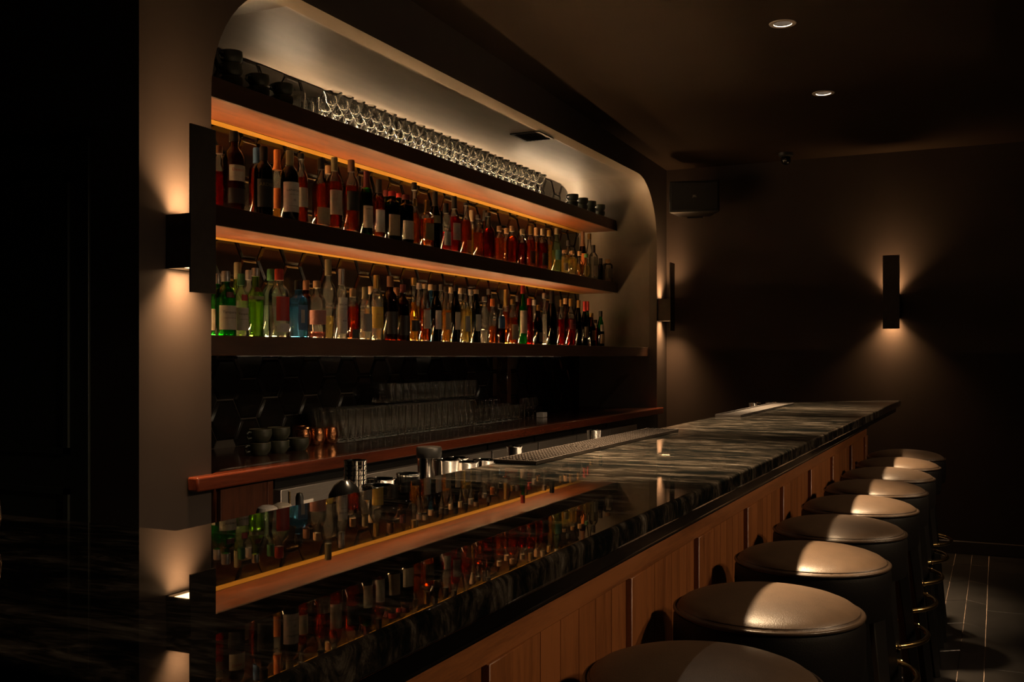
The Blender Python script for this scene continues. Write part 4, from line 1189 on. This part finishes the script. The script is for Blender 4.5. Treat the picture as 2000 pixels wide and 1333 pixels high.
tin(738, 948, 1.290, tin_me, 0.130, 'wide steel cocktail tin close to the counter edge', 1)
tin(770, 938, 1.475, tin_me, 0.130, 'wide steel cocktail tin behind the counter edge', 1)
tin(872, 898, 1.415, tin_me, 0.130, 'steel cocktail tin beside the black-lidded canister', 3)
tin(893, 894, 1.516, tin_me, 0.130, 'steel cocktail tin at the back of the cluster', 4)
tin(910, 902, 1.386, tin_me, 0.130, 'steel cocktail tin in the middle of the cluster', 2)
tin(946, 898, 1.401, tin_me, 0.130, 'steel cocktail tin next to the nubbed mat', 2)
tin(1005, 872, 1.552, small_tin_me, 0.100, 'small steel tin behind the nubbed mat', 4)
tin(1160, 840, 1.48, small_tin_me, 0.100, 'small steel tin behind the longer nubbed mat', 5)
tin(1474, 787, 1.10, small_tin_me, 0.130, 'steel tin behind the smooth service mat', 4)
tin(1506, 786, 1.11, small_tin_me, 0.130, 'second steel tin behind the smooth service mat', 4)
# black domed shaker
Y_ = 1.379; X_ = xat(674, Y_); zt2 = zat(678, 938, Y_) - WZ
dm = empty('cocktail_shaker', (X_, Y_, WZ), 'black domed cocktail shaker in front of the slim tin stack', 'shaker')
lathe('body', M['black_lacquer'], dm, [(0, 0), (0.034, 0), (0.040, 0.01), (0.042, zt2 * 0.55), (0.040, zt2 * 0.62)], 28, cap0=False)
lathe('lid', M['black_lacquer'], dm, [(0.041, zt2 * 0.621), (0.038, zt2 * 0.80), (0.026, zt2 * 0.93), (0.012, zt2), (0, zt2)], 28, cap0=False, cap1=False)
# black-lidded canister
Y_ = 1.502; X_ = xat(838, Y_); zt2 = zat(838, 873, Y_) - WZ
cn = empty('canister', (X_, Y_, WZ), 'steel canister with flat black lid among the cocktail tins', 'canister')
lathe('body', M['chrome'], cn, [(0, 0), (0.030, 0), (0.032, 0.004), (0.034, zt2 - 0.032)], 28, cap0=False)
lathe('lid', M['black_plastic'], cn, [(0.036, zt2 - 0.0315), (0.0375, zt2 - 0.026), (0.0375, zt2 - 0.004), (0.035, zt2), (0, zt2)], 28)
Y_ = 1.372; X_ = xat(797, Y_); zt2 = zat(797, 925, Y_) - WZ
jc = empty('black_cup', (X_, Y_, WZ), 'small glossy black cup between the tins', 'cup')
lathe('body', M['black_lacquer'], jc, [(0, 0), (0.024, 0), (0.028, 0.01), (0.030, zt2), (0.027, zt2), (0.025, 0.012), (0, 0.010)], 24, cap0=False, cap1=False)
lathe('rim', M['chrome'], jc, [(0.0302, zt2 - 0.006), (0.0312, zt2 - 0.003), (0.0302, zt2 + 0.001)], 24, cap0=False, cap1=False)
# white-capped squeeze bottles
for i, (px, py, Yb) in enumerate(((522, 988, 1.314), (551, 983, 1.358))):
    X_ = xat(px, Yb); zt2 = zat(px, py, Yb) - WZ
    sb = empty('squeeze_bottle', (X_, Yb, WZ), ('white-capped bottle nearest the counter corner', 'cream-capped bottle beside the dropper bottle')[i], 'bottle', 'white-capped bottles by the counter')
    lathe('body', M['g_clear'], sb, [(0, 0), (0.019, 0), (0.021, 0.006), (0.021, zt2 - 0.03)], 22, cap0=False)
    lathe('cap', M['p_white' if i == 0 else 'p_cream'], sb, [(0.022, zt2 - 0.0295), (0.022, zt2 - 0.012), (0.019, zt2 - 0.004), (0.011, zt2), (0, zt2)], 22, cap1=False)
Y_ = 1.343; X_ = xat(585, Y_); zt2 = zat(585, 962, Y_) - WZ
db = empty('dropper_bottle', (X_, Y_, WZ), 'small dropper bottle with black rubber bulb behind the counter', 'bottle')
lathe('body', M['g_brown'], db, [(0, 0), (0.020, 0), (0.022, 0.004), (0.022, zt2 - 0.085), (0.010, zt2 - 0.065), (0.010, zt2 - 0.055)], 20, cap0=False)
lathe('bulb', M['black_plastic'], db, [(0.013, zt2 - 0.0545), (0.013, zt2 - 0.035), (0.0085, zt2 - 0.032), (0.0085, zt2 - 0.010), (0.006, zt2 - 0.002), (0, zt2)], 20, cap1=False)
Y_ = 1.444; X_ = xat(566, Y_); zt2 = zat(566, 960, Y_) - WZ
bs = empty('bar_spoon', (X_, Y_, WZ), 'upright brass bar spoon in a jar behind the dropper bottle', 'bar spoon')
tube('stem', M['brass'], bs, [(0.01, 0, 0.008), (0, 0, zt2 * 0.5), (-0.002, 0, zt2)], 0.0028, 8)
lathe('spoon_bowl', M['brass'], bs, [(0, 0.0), (0.010, 0.003), (0.011, 0.008), (0, 0.010)], 12, cap0=False, cap1=False).location = (0.01, 0, 0)
Y_ = 1.3; cdx = xat(602, Y_)
cd = box('price_card', M['p_white'], None, -0.017, 0.017, -0.001, 0.001, 0, zat(602, 976, Y_) - WZ); cd.location = (cdx, Y_, WZ)
tag(cd, 'small upright white card beside the dropper bottle', 'card')

# ---- candle glass at the edge of the counter return
cg = empty('candle_glass', (0.898, 1.206, CT + 0.0004), 'small clear glass votive candle holder on the counter return', 'candle holder')
lathe('bowl', M['clear_glass'], cg, [(0, 0), (0.026, 0), (0.036, 0.008), (0.040, 0.030), (0.037, 0.062), (0.034, 0.0622), (0.0365, 0.030), (0.033, 0.014), (0, 0.010)], 28, cap0=False, cap1=False)
lathe('candle', M['p_cream'], cg, [(0, 0.0105), (0.019, 0.0105), (0.019, 0.026), (0, 0.026)], 18, cap0=False, cap1=False)
